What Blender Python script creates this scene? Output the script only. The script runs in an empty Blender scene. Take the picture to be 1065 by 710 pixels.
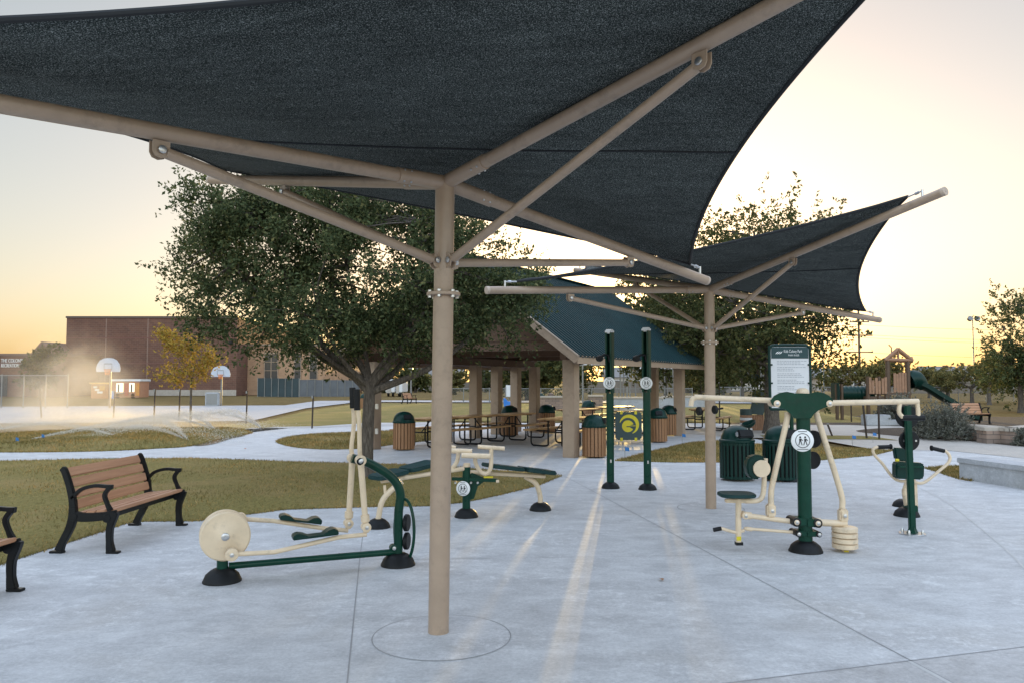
import bpy, bmesh, math, random
import numpy as np
from mathutils import Vector, Matrix, Quaternion
PI = math.pi
R = math.radians
scene = bpy.context.scene
C = scene.collection

# ------------------------------------------------------------------ camera
CAM_H = 1.75
PITCH = R(3.0)
F_PX, CX, CY = 800.0, 532.5, 355.0
cam_d = bpy.data.cameras.new('camera')
cam = bpy.data.objects.new('camera', cam_d)
C.objects.link(cam)
cam.location = (0, 0, CAM_H)
cam.rotation_euler = (PI / 2 + PITCH, 0, 0)
cam_d.sensor_width = 36
cam_d.lens = 36 * F_PX / 1065
cam_d.clip_end = 3000
cam_d.clip_start = 0.05
scene.camera = cam

# ------------------------------------------------------------------ sky, sun, exposure
SUN_EL, SUN_AZ = R(2.8), R(8.5)          # azimuth measured from the view axis towards the right
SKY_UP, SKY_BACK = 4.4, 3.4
world = bpy.data.worlds.new('World')
scene.world = world
world.use_nodes = True
wn, wl = world.node_tree.nodes, world.node_tree.links
for n in list(wn):
    wn.remove(n)
w_out = wn.new('ShaderNodeOutputWorld')
w_bg = wn.new('ShaderNodeBackground')
w_sky = wn.new('ShaderNodeTexSky')
w_sky.sky_type = 'NISHITA'
w_sky.sun_disc = False
w_sky.sun_elevation = SUN_EL
w_sky.sun_rotation = SUN_AZ
w_sky.altitude = 150
w_sky.air_density = 1.0
w_sky.dust_density = 2.6
w_sky.ozone_density = 1.6
w_gam = wn.new('ShaderNodeGamma')
w_gam.inputs[1].default_value = 0.62
w_hsv = wn.new('ShaderNodeHueSaturation')
w_hsv.inputs['Saturation'].default_value = 0.9
w_bg.inputs[1].default_value = 0.10
wl.new(w_sky.outputs[0], w_gam.inputs[0])
wl.new(w_gam.outputs[0], w_hsv.inputs['Color'])
# added gain: brightens the sky overhead and behind the camera to light the ground
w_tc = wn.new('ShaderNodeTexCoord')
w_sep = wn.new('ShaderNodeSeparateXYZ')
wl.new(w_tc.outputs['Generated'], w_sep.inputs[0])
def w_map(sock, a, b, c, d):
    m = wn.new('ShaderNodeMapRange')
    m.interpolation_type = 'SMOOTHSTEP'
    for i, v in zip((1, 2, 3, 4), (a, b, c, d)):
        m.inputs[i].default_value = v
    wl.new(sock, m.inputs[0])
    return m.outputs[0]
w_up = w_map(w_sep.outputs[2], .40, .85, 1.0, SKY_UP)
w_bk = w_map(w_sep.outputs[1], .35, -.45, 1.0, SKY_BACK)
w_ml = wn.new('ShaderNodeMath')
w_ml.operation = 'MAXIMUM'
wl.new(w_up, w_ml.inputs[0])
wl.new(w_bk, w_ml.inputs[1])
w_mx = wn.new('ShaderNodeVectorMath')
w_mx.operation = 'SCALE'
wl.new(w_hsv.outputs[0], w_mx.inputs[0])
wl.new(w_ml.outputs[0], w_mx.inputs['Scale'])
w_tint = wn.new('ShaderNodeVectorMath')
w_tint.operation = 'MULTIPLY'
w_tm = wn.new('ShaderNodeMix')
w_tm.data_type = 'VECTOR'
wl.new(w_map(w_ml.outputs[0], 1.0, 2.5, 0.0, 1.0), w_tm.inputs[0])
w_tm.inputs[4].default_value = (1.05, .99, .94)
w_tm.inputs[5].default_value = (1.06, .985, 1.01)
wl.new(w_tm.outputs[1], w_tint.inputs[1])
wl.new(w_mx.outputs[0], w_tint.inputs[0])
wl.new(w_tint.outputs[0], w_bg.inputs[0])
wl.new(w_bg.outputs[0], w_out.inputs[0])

sun_dir = Vector((math.sin(SUN_AZ) * math.cos(SUN_EL), math.cos(SUN_AZ) * math.cos(SUN_EL), math.sin(SUN_EL)))
sun_d = bpy.data.lights.new('sun', 'SUN')
sun_d.energy = 1.5  # low sun through haze
sun_d.angle = R(0.5)
sun_d.color = (0.62, 0.42, 0.14)
sun = bpy.data.objects.new('sun', sun_d)
C.objects.link(sun)
sun.location = (0, 0, 60)
sun.rotation_euler = sun_dir.to_track_quat('Z', 'Y').to_euler()

scene.view_settings.view_transform = 'Standard'
scene.view_settings.look = 'None'
scene.view_settings.gamma = 1.0
scene.view_settings.use_curve_mapping = False
scene.view_settings.exposure = 2.45
scene.cycles.max_bounces = 8
scene.cycles.transparent_max_bounces = 12
scene.cycles.volume_bounces = 1
scene.cycles.volume_step_rate = 2.0
scene.cycles.use_denoising = True

# ------------------------------------------------------------------ helpers
def ray(px, py):
    u, v = (px - CX) / F_PX, (CY - py) / F_PX
    cp, sp = math.cos(PITCH), math.sin(PITCH)
    return Vector((u, cp - v * sp, sp + v * cp))
def G(px, py, z=0.0):                       # the point of the ground seen there
    d = ray(px, py)
    return Vector((0, 0, CAM_H)) + d * ((z - CAM_H) / d.z)
def P(px, py, Y):                           # the point at depth Y seen there
    d = ray(px, py)
    return Vector((0, 0, CAM_H)) + d * (Y / d.y)

ROOT = {}
class MB:
    def __init__(self):
        self.v, self.f, self.p = [], [], []
    def add(self, vs, fs):
        b = len(self.v)
        self.p.append((b, len(self.f)))
        self.v += [Vector(v) for v in vs]
        self.f += [tuple(i + b for i in f) for f in fs]
        return self
    def box(self, c, s, rot=None):
        c = Vector(c)
        h = Vector(s) / 2
        vs = []
        for z in (-1, 1):
            for x, y in ((-1, -1), (1, -1), (1, 1), (-1, 1)):
                p = Vector((x * h.x, y * h.y, z * h.z))
                vs.append(c + (rot @ p if rot else p))
        return self.add(vs, [(3, 2, 1, 0), (4, 5, 6, 7), (0, 1, 5, 4), (1, 2, 6, 5), (2, 3, 7, 6), (3, 0, 4, 7)])
    def bar(self, p, q, w, h, up=(0, 0, 1)):  # rectangular bar from p to q
        p, q = Vector(p), Vector(q)
        d = (q - p)
        L = d.length
        x = d.normalized()
        u = Vector(up)
        if abs(x.dot(u)) > .99:
            u = Vector((0, 1, 0))
        y = u.cross(x).normalized()
        z = x.cross(y)
        m = Matrix((x, y, z)).transposed()
        return self.box((p + q) / 2, (L, w, h), m)
    def tube(self, pts, r, n=12, cap=True, closed=False):
        pts = [Vector(p) for p in pts]
        k = len(pts)
        rs = list(r) if isinstance(r, (list, tuple)) else [r] * k
        tang = []
        for i in range(k):
            if closed:
                t = pts[(i + 1) % k] - pts[i - 1]
            else:
                t = pts[min(i + 1, k - 1)] - pts[max(i - 1, 0)]
            tang.append(t.normalized() if t.length > 1e-9 else Vector((0, 0, 1)))
        a = Vector((0, 0, 1)) if abs(tang[0].z) < .9 else Vector((1, 0, 0))
        nrm = (a - tang[0] * a.dot(tang[0])).normalized()
        vs, fs = [], []
        for i in range(k):
            t = tang[i]
            nrm = nrm - t * nrm.dot(t)
            nrm = nrm.normalized() if nrm.length > 1e-6 else t.orthogonal().normalized()
            b = t.cross(nrm)
            for j in range(n):
                an = 2 * PI * j / n
                vs.append(pts[i] + (nrm * math.cos(an) + b * math.sin(an)) * rs[i])
        for i in range(k if closed else k - 1):
            i2 = (i + 1) % k
            for j in range(n):
                fs.append((i * n + j, i * n + (j + 1) % n, i2 * n + (j + 1) % n, i2 * n + j))
        if cap and not closed:
            fs.append(tuple(range(n - 1, -1, -1)))
            fs.append(tuple((k - 1) * n + j for j in range(n)))
        return self.add(vs, fs)
    def lathe(self, prof, c=(0, 0, 0), axis=(0, 0, 1), n=24, cap=True):   # prof = [(radius, height)]
        c = Vector(c)
        z = Vector(axis).normalized()
        x = z.orthogonal().normalized()
        if abs(z.z) > .99:
            x = Vector((1, 0, 0))
        y = z.cross(x)
        vs, fs = [], []
        for r_, h in prof:
            for j in range(n):
                an = 2 * PI * j / n
                vs.append(c + z * h + (x * math.cos(an) + y * math.sin(an)) * r_)
        for i in range(len(prof) - 1):
            for j in range(n):
                fs.append((i * n + j, i * n + (j + 1) % n, (i + 1) * n + (j + 1) % n, (i + 1) * n + j))
        if cap:
            fs.append(tuple(range(n - 1, -1, -1)))
            fs.append(tuple((len(prof) - 1) * n + j for j in range(n)))
        return self.add(vs, fs)
    def prism(self, a, off):                  # polygon of 3-D points a pushed along off
        a = [Vector(p) for p in a]
        off = Vector(off)
        n = len(a)
        nn = Vector((0, 0, 0))
        for i in range(n):
            nn += a[i].cross(a[(i + 1) % n])
        if nn.dot(off) > 0:
            a = a[::-1]
        vs = a + [p + off for p in a]
        fs = [tuple(range(n)), tuple(2 * n - 1 - i for i in range(n))]
        fs += [(i, i + n, (i + 1) % n + n, (i + 1) % n)[::1] for i in range(n)]
        return self.add(vs, fs)
    def build(self, name, mat, parent=None, local=False, bevel=0, sharp=35, smooth=True, seg=2):
        off = Vector((0, 0, 0)) if (parent is None or local) else ROOT[parent.name]
        me = bpy.data.meshes.new(name)
        me.from_pydata([v - off for v in self.v], [], self.f)
        me.update()
        if bevel == 0 or True:
            bm = bmesh.new()
            bm.from_mesh(me)
            bmesh.ops.recalc_face_normals(bm, faces=bm.faces)
            if bevel:
                es = [e for e in bm.edges if len(e.link_faces) == 2 and e.calc_face_angle(0) > R(35)]
                bmesh.ops.bevel(bm, geom=es, offset=bevel, segments=seg, affect='EDGES', clamp_overlap=True)
            bm.to_mesh(me)
            bm.free()
        if smooth:
            me.shade_smooth()
            me.set_sharp_from_angle(angle=R(sharp))
        me.materials.append(mat)
        o = bpy.data.objects.new(name, me)
        C.objects.link(o)
        if parent:
            o.parent = parent
            ROOT[o.name] = ROOT[parent.name]
        else:
            ROOT[o.name] = Vector((0, 0, 0))
        return o

def each(mb, name, mat, parent=None, **kw):     # every piece added to mb becomes a part of its own
    out = []
    st = mb.p + [(len(mb.v), len(mb.f))]
    for (a, b), (c, d) in zip(st, st[1:]):
        q = MB()
        q.add(mb.v[a:c], [tuple(i - a for i in f) for f in mb.f[b:d]])
        out.append(q.build(name, mat, parent, **kw))
    return out

def thing(name, label, cat, loc, group=None, rotz=0):
    o = bpy.data.objects.new(name, None)
    C.objects.link(o)
    o.empty_display_size = .2
    o.location = loc
    o.rotation_euler = (0, 0, rotz)
    o['label'] = label
    o['category'] = cat
    if group:
        o['group'] = group
    ROOT[o.name] = Vector(loc)
    return o
def tag(o, label, cat, group=None, kind=None):
    o['label'] = label
    o['category'] = cat
    if group:
        o['group'] = group
    if kind:
        o['kind'] = kind
    return o
def struct(o, kind='structure'):
    o['kind'] = kind
    return o
def dup(root, loc, rotz=0, label=None, group=None, scale=None):
    r = root.copy()
    C.objects.link(r)
    r.location = loc
    r.rotation_euler = (0, 0, rotz)
    if scale:
        r.scale = scale
    if label:
        r['label'] = label
    if group:
        r['group'] = group
    for ch in list(root.children):
        c = ch.copy()
        C.objects.link(c)
        c.parent = r
        for g in ch.children:
            d = g.copy()
            C.objects.link(d)
            d.parent = c
    return r
def fast_mesh(name, verts, faces, mat, parent=None, local=False, smooth=False):
    verts = np.asarray(verts, dtype=np.float32)
    faces = np.asarray(faces, dtype=np.int32)
    if parent is not None and not local:
        verts = verts - np.array(ROOT[parent.name], dtype=np.float32)
    me = bpy.data.meshes.new(name)
    k = faces.shape[1]
    me.vertices.add(len(verts))
    me.vertices.foreach_set('co', verts.ravel())
    me.loops.add(faces.size)
    me.loops.foreach_set('vertex_index', faces.ravel())
    me.polygons.add(len(faces))
    me.polygons.foreach_set('loop_start', np.arange(len(faces), dtype=np.int32) * k)
    me.update(calc_edges=True)
    me.validate()
    if smooth:
        me.shade_smooth()
    me.materials.append(mat)
    o = bpy.data.objects.new(name, me)
    C.objects.link(o)
    if parent:
        o.parent = parent
        ROOT[o.name] = ROOT[parent.name]
    else:
        ROOT[o.name] = Vector((0, 0, 0))
    return o
def bez(a, b, c, n=8):
    a, b, c = Vector(a), Vector(b), Vector(c)
    return [a * (1 - t) ** 2 + b * 2 * t * (1 - t) + c * t * t for t in [i / n for i in range(n + 1)]]
def spline(pts, n=6):                         # Catmull-Rom through the points
    pts = [Vector(p) for p in pts]
    q = [pts[0] * 2 - pts[1]] + pts + [pts[-1] * 2 - pts[-2]]
    out = []
    for i in range(1, len(q) - 2):
        for k in range(n):
            t = k / n
            a, b, c, d = q[i - 1], q[i], q[i + 1], q[i + 2]
            out.append(.5 * ((2 * b) + (c - a) * t + (2 * a - 5 * b + 4 * c - d) * t * t + (3 * b - a - 3 * c + d) * t ** 3))
    out.append(pts[-1])
    return out
class Plane:
    """vertical plane through two ground points; Q traces a pixel onto it, w metres towards the camera"""
    def __init__(s, b1, b2):
        s.a, s.b = Vector(b1), Vector(b2)
        s.u = (s.b - s.a)
        s.u.z = 0
        s.u.normalize()
        s.n = Vector((s.u.y, -s.u.x, 0))
        if s.n.dot(Vector((0, 0, 0)) - s.a) < 0:
            s.n = -s.n
    def Q(s, px, py, w=0):
        d = ray(px, py)
        o = Vector((0, 0, CAM_H))
        t = (s.n.dot(s.a) + w - s.n.dot(o)) / s.n.dot(d)
        return o + d * t

# ------------------------------------------------------------------ materials
def nt(m):
    m.use_nodes = True
    return m.node_tree.nodes, m.node_tree.links
def ramp(N, pts):
    r = N.new('ShaderNodeValToRGB')
    e = r.color_ramp.elements
    while len(e) < len(pts):
        e.new(.5)
    for i, (p, c) in enumerate(pts):
        e[i].position = p
        e[i].color = list(c) + [1]
    return r
def noise(N, L, vec, scale, detail=6, rough=.6, dist=0):
    a = N.new('ShaderNodeTexNoise')
    a.inputs['Scale'].default_value = scale
    a.inputs['Detail'].default_value = detail
    a.inputs['Roughness'].default_value = rough
    a.inputs['Distortion'].default_value = dist
    L.new(vec, a.inputs['Vector'])
    return a
def mixc(N, L, fac, a, b, mode='MIX'):
    m = N.new('ShaderNodeMix')
    m.data_type = 'RGBA'
    m.blend_type = mode
    for s, v in ((0, fac), (6, a), (7, b)):
        if isinstance(v, (int, float)):
            m.inputs[s].default_value = v
        elif isinstance(v, (tuple, list)):
            m.inputs[s].default_value = list(v) + ([1] if len(v) == 3 else [])
        else:
            L.new(v, m.inputs[s])
    return m.outputs[2]
def bump(N, L, h, strength, dist, b):
    bp = N.new('ShaderNodeBump')
    bp.inputs['Strength'].default_value = strength
    bp.inputs['Distance'].default_value = dist
    L.new(h, bp.inputs['Height'])
    L.new(bp.outputs[0], b.inputs['Normal'])
def stretched(N, L, vec, sx, sy, sz, rz=0):
    mp = N.new('ShaderNodeMapping')
    mp.inputs['Scale'].default_value = (sx, sy, sz)
    mp.inputs['Rotation'].default_value = (0, 0, rz)
    L.new(vec, mp.inputs['Vector'])
    return mp.outputs[0]

def pmat(name, col, rough=.5, metal=0, var=.12, vscale=3.0, bump=0, bscale=60, spec=None, coat=0, wear=0):
    """a painted or plain surface: base colour with soft blotches and fine grain"""
    m = bpy.data.materials.new(name)
    N, L = nt(m)
    b = N['Principled BSDF']
    tc = N.new('ShaderNodeTexCoord')
    a = N.new('ShaderNodeTexNoise')
    a.inputs['Scale'].default_value = vscale
    a.inputs['Detail'].default_value = 6
    a.inputs['Roughness'].default_value = .65
    L.new(tc.outputs['Object'], a.inputs['Vector'])
    mx = N.new('ShaderNodeMix')
    mx.data_type = 'RGBA'
    mx.inputs[6].default_value = [c * (1 - var) for c in col] + [1]
    mx.inputs[7].default_value = [min(1, c * (1 + var)) for c in col] + [1]
    mr = N.new('ShaderNodeMapRange')
    mr.inputs[1].default_value = .3
    mr.inputs[2].default_value = .7
    L.new(a.outputs['Fac'], mr.inputs[0])
    L.new(mr.outputs[0], mx.inputs[0])
    csock = mx.outputs[2]
    if wear:
        wn1 = noise(N, L, tc.outputs['Object'], 14, 9, .75)
        wn2 = noise(N, L, tc.outputs['Object'], 2.4, 4, .6)
        ad = N.new('ShaderNodeMath')
        ad.operation = 'MULTIPLY'
        L.new(wn1.outputs['Fac'], ad.inputs[0])
        L.new(wn2.outputs['Fac'], ad.inputs[1])
        wr = ramp(N, [(.27, (0, 0, 0)), (.40, (wear, wear, wear))])
        L.new(ad.outputs[0], wr.inputs[0])
        csock = mixc(N, L, wr.outputs[0], csock, [c * .45 + .02 for c in col])
    L.new(csock, b.inputs['Base Color'])
    r2 = N.new('ShaderNodeMapRange')
    r2.inputs[3].default_value = max(.05, rough - .08)
    r2.inputs[4].default_value = min(1, rough + .08)
    L.new(a.outputs['Fac'], r2.inputs[0])
    L.new(r2.outputs[0], b.inputs['Roughness'])
    b.inputs['Metallic'].default_value = metal
    if spec is not None:
        b.inputs['Specular IOR Level'].default_value = spec
    if coat:
        b.inputs['Coat Weight'].default_value = coat
    if bump:
        n2 = N.new('ShaderNodeTexNoise')
        n2.inputs['Scale'].default_value = bscale
        n2.inputs['Detail'].default_value = 4
        L.new(tc.outputs['Object'], n2.inputs['Vector'])
        bp = N.new('ShaderNodeBump')
        bp.inputs['Strength'].default_value = bump
        bp.inputs['Distance'].default_value = .01
        L.new(n2.outputs['Fac'], bp.inputs['Height'])
        L.new(bp.outputs[0], b.inputs['Normal'])
    return m
def concrete_mat(name, light, dark, stain):
    m = bpy.data.materials.new(name)
    N, L = nt(m)
    b = N['Principled BSDF']
    co = N.new('ShaderNodeTexCoord').outputs['Object']
    big = noise(N, L, co, .55, 5, .6, .6)
    mid = noise(N, L, stretched(N, L, co, 1, 1.5, 1, R(20)), 1.7, 9, .75, .2)
    fine = noise(N, L, co, 38, 5, .7)
    spk = noise(N, L, co, 120, 2, .5)
    c1 = ramp(N, [(.36, dark), (.5, [(a + c) / 2 for a, c in zip(dark, light)]), (.64, light)])
    L.new(mid.outputs['Fac'], c1.inputs[0])
    st = ramp(N, [(.56, (0, 0, 0)), (.72, (1, 1, 1))])
    L.new(big.outputs['Fac'], st.inputs[0])
    c2 = mixc(N, L, st.outputs[0], c1.outputs[0], stain)
    fr = ramp(N, [(.3, (.80, .80, .80)), (.7, (1.12, 1.12, 1.12))])
    L.new(fine.outputs['Fac'], fr.inputs[0])
    c3 = mixc(N, L, 1.0, c2, fr.outputs[0], 'MULTIPLY')
    # pale lime bloom streaks of the young slab
    bl = noise(N, L, stretched(N, L, co, .9, 1.7, 1, R(-14)), 2.2, 10, .82, .25)
    br = ramp(N, [(.48, (0, 0, 0)), (.70, (.42, .42, .42))])
    L.new(bl.outputs['Fac'], br.inputs[0])
    c4 = mixc(N, L, br.outputs[0], c3, [min(.8, x * 1.36) for x in light])
    bl2 = noise(N, L, co, 7.5, 9, .8, .1)
    br2 = ramp(N, [(.50, (0, 0, 0)), (.62, (.55, .55, .55))])
    L.new(bl2.outputs['Fac'], br2.inputs[0])
    msk = ramp(N, [(.42, (0, 0, 0)), (.58, (1, 1, 1))])
    L.new(noise(N, L, co, .9, 4, .6).outputs['Fac'], msk.inputs[0])
    c4 = mixc(N, L, mixc(N, L, 1.0, br2.outputs[0], msk.outputs[0], 'MULTIPLY'), c4, [min(.8, x * 1.36) for x in light])
    dk = ramp(N, [(.60, (0, 0, 0)), (.70, (.35, .35, .35))])
    L.new(noise(N, L, co, 1.3, 8, .7, .3).outputs['Fac'], dk.inputs[0])
    c4 = mixc(N, L, dk.outputs[0], c4, [x * .72 for x in stain])
    sr = ramp(N, [(.66, (0, 0, 0)), (.76, (.8, .8, .8))])
    L.new(spk.outputs['Fac'], sr.inputs[0])
    c5 = mixc(N, L, sr.outputs[0], c4, [min(.85, x * 1.4) for x in light])
    L.new(c5, b.inputs['Base Color'])
    rr = N.new('ShaderNodeMapRange')
    rr.inputs[3].default_value = .55
    rr.inputs[4].default_value = .85
    L.new(mid.outputs['Fac'], rr.inputs[0])
    L.new(rr.outputs[0], b.inputs['Roughness'])
    bump(N, L, fine.outputs['Fac'], .25, .004, b)
    return m
M_conc = concrete_mat('pale_concrete', (.54, .54, .535), (.39, .39, .39), (.42, .405, .385))
M_path = concrete_mat('tan_concrete', (.45, .41, .36), (.36, .33, .29), (.38, .34, .29))
M_court = concrete_mat('court_concrete', (.42, .41, .40), (.34, .33, .33), (.36, .35, .34))
M_joint = pmat('joint_filler', (.30, .295, .29), .9)
M_joint_pale = pmat('pale_joint_filler', (.50, .49, .47), .9)

def grass_mat(name, a, b_, c, patch, scale=1.0):
    m = bpy.data.materials.new(name)
    N, L = nt(m)
    b = N['Principled BSDF']
    co = N.new('ShaderNodeTexCoord').outputs['Object']
    big = noise(N, L, co, .5 * scale, 6, .65, .5)
    fine = noise(N, L, stretched(N, L, co, 1, .45, 1), 26 * scale, 6, .75)
    r1 = ramp(N, [(.3, a), (.5, b_), (.7, c)])
    L.new(fine.outputs['Fac'], r1.inputs[0])
    pr = ramp(N, [(.48, (0, 0, 0)), (.68, (.75, .75, .75))])
    L.new(big.outputs['Fac'], pr.inputs[0])
    L.new(mixc(N, L, pr.outputs[0], r1.outputs[0], patch), b.inputs['Base Color'])
    b.inputs['Roughness'].default_value = .9
    b.inputs['Specular IOR Level'].default_value = .15
    bump(N, L, fine.outputs['Fac'], .9, .03, b)
    return m
M_grass = grass_mat('lawn', (.12, .102, .03), (.21, .172, .055), (.31, .24, .09), (.31, .215, .09))
M_dry = grass_mat('dry_field', (.30, .21, .08), (.42, .30, .125), (.52, .39, .18), (.36, .26, .11), .5)
def _stalks(m):
    N, L = nt(m)
    b = N['Principled BSDF']
    tr = N.new('ShaderNodeBsdfTranslucent')
    L.new(b.inputs['Base Color'].links[0].from_socket, tr.inputs[0])
    ms = N.new('ShaderNodeMixShader')
    ms.inputs[0].default_value = .45
    L.new(b.outputs[0], ms.inputs[1])
    L.new(tr.outputs[0], ms.inputs[2])
    L.new(ms.outputs[0], N['Material Output'].inputs[0])
    L.new(b.inputs['Normal'].links[0].from_socket, tr.inputs['Normal'])
    for l in b.inputs['Normal'].links:
        l.from_node.inputs['Strength'].default_value = 1.0
        l.from_node.inputs['Distance'].default_value = .25
    return m
_stalks(M_dry)
M_mulch = grass_mat('mulch', (.05, .038, .028), (.09, .068, .05), (.13, .10, .075), (.08, .06, .045), 1.2)

def blade_mat(name, cols, patch=False):
    m = bpy.data.materials.new(name)
    N, L = nt(m)
    b = N['Principled BSDF']
    g = N.new('ShaderNodeNewGeometry')
    r = ramp(N, cols)
    L.new(g.outputs['Random Per Island'], r.inputs[0])
    col = r.outputs[0]
    if patch:
        co = N.new('ShaderNodeTexCoord').outputs['Object']
        p1 = ramp(N, [(.36, (.62, .66, .58)), (.52, (1, 1, 1)), (.66, (1.35, 1.12, .95))])
        L.new(noise(N, L, co, .75, 5, .62, .6).outputs['Fac'], p1.inputs[0])
        p2 = ramp(N, [(.36, (.68, .68, .68)), (.64, (1.25, 1.22, 1.15))])
        L.new(noise(N, L, co, 5.5, 5, .65).outputs['Fac'], p2.inputs[0])
        col = mixc(N, L, 1.0, mixc(N, L, 1.0, col, p1.outputs[0], 'MULTIPLY'), p2.outputs[0], 'MULTIPLY')
    L.new(col, b.inputs['Base Color'])
    b.inputs['Roughness'].default_value = .75
    b.inputs['Specular IOR Level'].default_value = .2
    tr = N.new('ShaderNodeBsdfTranslucent')
    L.new(col, tr.inputs[0])
    mx = N.new('ShaderNodeMixShader')
    mx.inputs[0].default_value = .35
    L.new(b.outputs[0], mx.inputs[1])
    L.new(tr.outputs[0], mx.inputs[2])
    L.new(mx.outputs[0], N['Material Output'].inputs[0])
    return m
M_blade = blade_mat('grass_blades', [(0, (.125, .112, .032)), (.35, (.225, .185, .06)), (.65, (.35, .255, .10)), (1, (.52, .35, .15))], True)
M_oak = blade_mat('oak_leaves', [(0, (.034, .050, .020)), (.4, (.068, .092, .038)), (.8, (.118, .145, .062)), (1, (.20, .185, .075))])
M_oakdark = blade_mat('dark_leaves', [(0, (.04, .052, .018)), (.5, (.075, .09, .032)), (1, (.15, .14, .05))])
M_gold = blade_mat('gold_leaves', [(0, (.22, .15, .03)), (.4, (.34, .23, .04)), (.8, (.42, .30, .07)), (1, (.16, .17, .04))])
M_far = blade_mat('far_leaves', [(0, (.08, .085, .03)), (.5, (.14, .135, .05)), (1, (.25, .20, .07))])
M_sage = blade_mat('sage_leaves', [(0, (.10, .11, .085)), (.5, (.17, .175, .14)), (1, (.27, .26, .22))])

def bark_mat():
    m = bpy.data.materials.new('bark')
    N, L = nt(m)
    b = N['Principled BSDF']
    co = N.new('ShaderNodeTexCoord').outputs['Object']
    a = noise(N, L, stretched(N, L, co, 1, 1, .22), 26, 7, .7, .6)
    r = ramp(N, [(.3, (.035, .028, .022)), (.5, (.10, .082, .066)), (.72, (.20, .17, .14))])
    L.new(a.outputs['Fac'], r.inputs[0])
    L.new(r.outputs[0], b.inputs['Base Color'])
    b.inputs['Roughness'].default_value = .92
    bump(N, L, a.outputs['Fac'], .9, .03, b)
    return m
M_bark = bark_mat()

M_tan = pmat('tan_powder_coat', (.36, .265, .19), .33, 0, .09, 5, .05, 240, wear=.5)
M_tancap = pmat('tan_end_cap', (.46, .37, .29), .5, 0, .05)
M_cream = pmat('cream_powder_coat', (.70, .56, .39), .36, 0, .08, 6, .04, 200, wear=.55)
M_green = pmat('green_powder_coat', (.004, .042, .026), .30, 0, .2, 6, .03, 200, spec=.22, wear=.5)
M_dgreen = pmat('dark_green_plastic', (.004, .030, .024), .33, 0, .12, 6, spec=.22)
M_teal = pmat('teal_rubber_pad', (.012, .042, .042), .55, 0, .15, 6, .15, 120, spec=.22)
M_rubber = pmat('black_rubber', (.010, .011, .012), .5, 0, .35, 9, .1, 120, spec=.22)
M_iron = pmat('black_cast_iron', (.009, .010, .011), .36, 0, .2, 8, .08, 160, spec=.22)
M_steel = pmat('galvanised_steel', (.52, .53, .54), .32, .9, .1, 14)
M_chain = pmat('dull_fence_steel', (.24, .24, .23), .5, .5, .1, 14)
M_white = pmat('white_disc_paint', (.78, .79, .78), .45, 0, .03, 8)
M_board = pmat('grey_white_board', (.46, .49, .54), .5, 0, .05, 3)
M_ink = pmat('dark_ink', (.03, .03, .035), .6, 0, .05)
M_yellow = pmat('yellow_emblem', (.62, .52, .02), .45, 0, .06)
M_slate = pmat('slate_green_panel', (.030, .060, .062), .5, 0, .08)
M_blue = pmat('blue_flag', (.03, .17, .45), .6, 0, .05)
M_blueplastic = pmat('blue_play_plastic', (.03, .20, .62), .4, 0, .05)
M_orange = pmat('orange_plastic', (.75, .25, .06), .5)
M_brown = pmat('brown_play_metal', (.10, .06, .035), .5, 0, .1)
M_planks = pmat('cedar_play_planks', (.34, .19, .11), .65, 0, .2, 6)
M_wtrailer = pmat('white_panel', (.70, .71, .72), .4, 0, .04, 2)
M_glass = pmat('dark_window_glass', (.04, .05, .06), .08, 0, .1)
M_roofgray = pmat('grey_shingles', (.20, .19, .18), .8, 0, .2, 3)
M_house = pmat('pale_siding', (.42, .38, .33), .7, 0, .08, 2)
M_stone = None

def wood_mat(name, a, b_, axis, scale=1.0, rough=.6):
    m = bpy.data.materials.new(name)
    N, L = nt(m)
    b = N['Principled BSDF']
    tc = N.new('ShaderNodeTexCoord')
    s = [14, 14, 14]
    s[axis] = .8
    n1 = noise(N, L, stretched(N, L, tc.outputs['Object'], *[x * scale for x in s]), 1.6, 8, .7, .5)
    g = N.new('ShaderNodeNewGeometry')
    r = ramp(N, [(.32, a), (.68, b_)])
    L.new(n1.outputs['Fac'], r.inputs[0])
    rr = ramp(N, [(0, (.75, .75, .75)), (1, (1.2, 1.17, 1.12))])
    L.new(g.outputs['Random Per Island'], rr.inputs[0])
    L.new(mixc(N, L, 1.0, r.outputs[0], rr.outputs[0], 'MULTIPLY'), b.inputs['Base Color'])
    b.inputs['Roughness'].default_value = rough
    bump(N, L, n1.outputs['Fac'], .2, .004, b)
    return m
M_benchwood = wood_mat('brown_recycled_plank', (.34, .175, .10), (.46, .26, .155), 0)
M_slat = wood_mat('cedar_slat', (.20, .10, .045), (.31, .165, .08), 2)
M_table = wood_mat('table_plank', (.30, .17, .075), (.42, .26, .12), 0, 1, .5)
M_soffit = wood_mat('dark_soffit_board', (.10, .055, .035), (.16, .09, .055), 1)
M_fencewood = wood_mat('grey_fence_board', (.13, .11, .09), (.2, .17, .14), 2)

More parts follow.
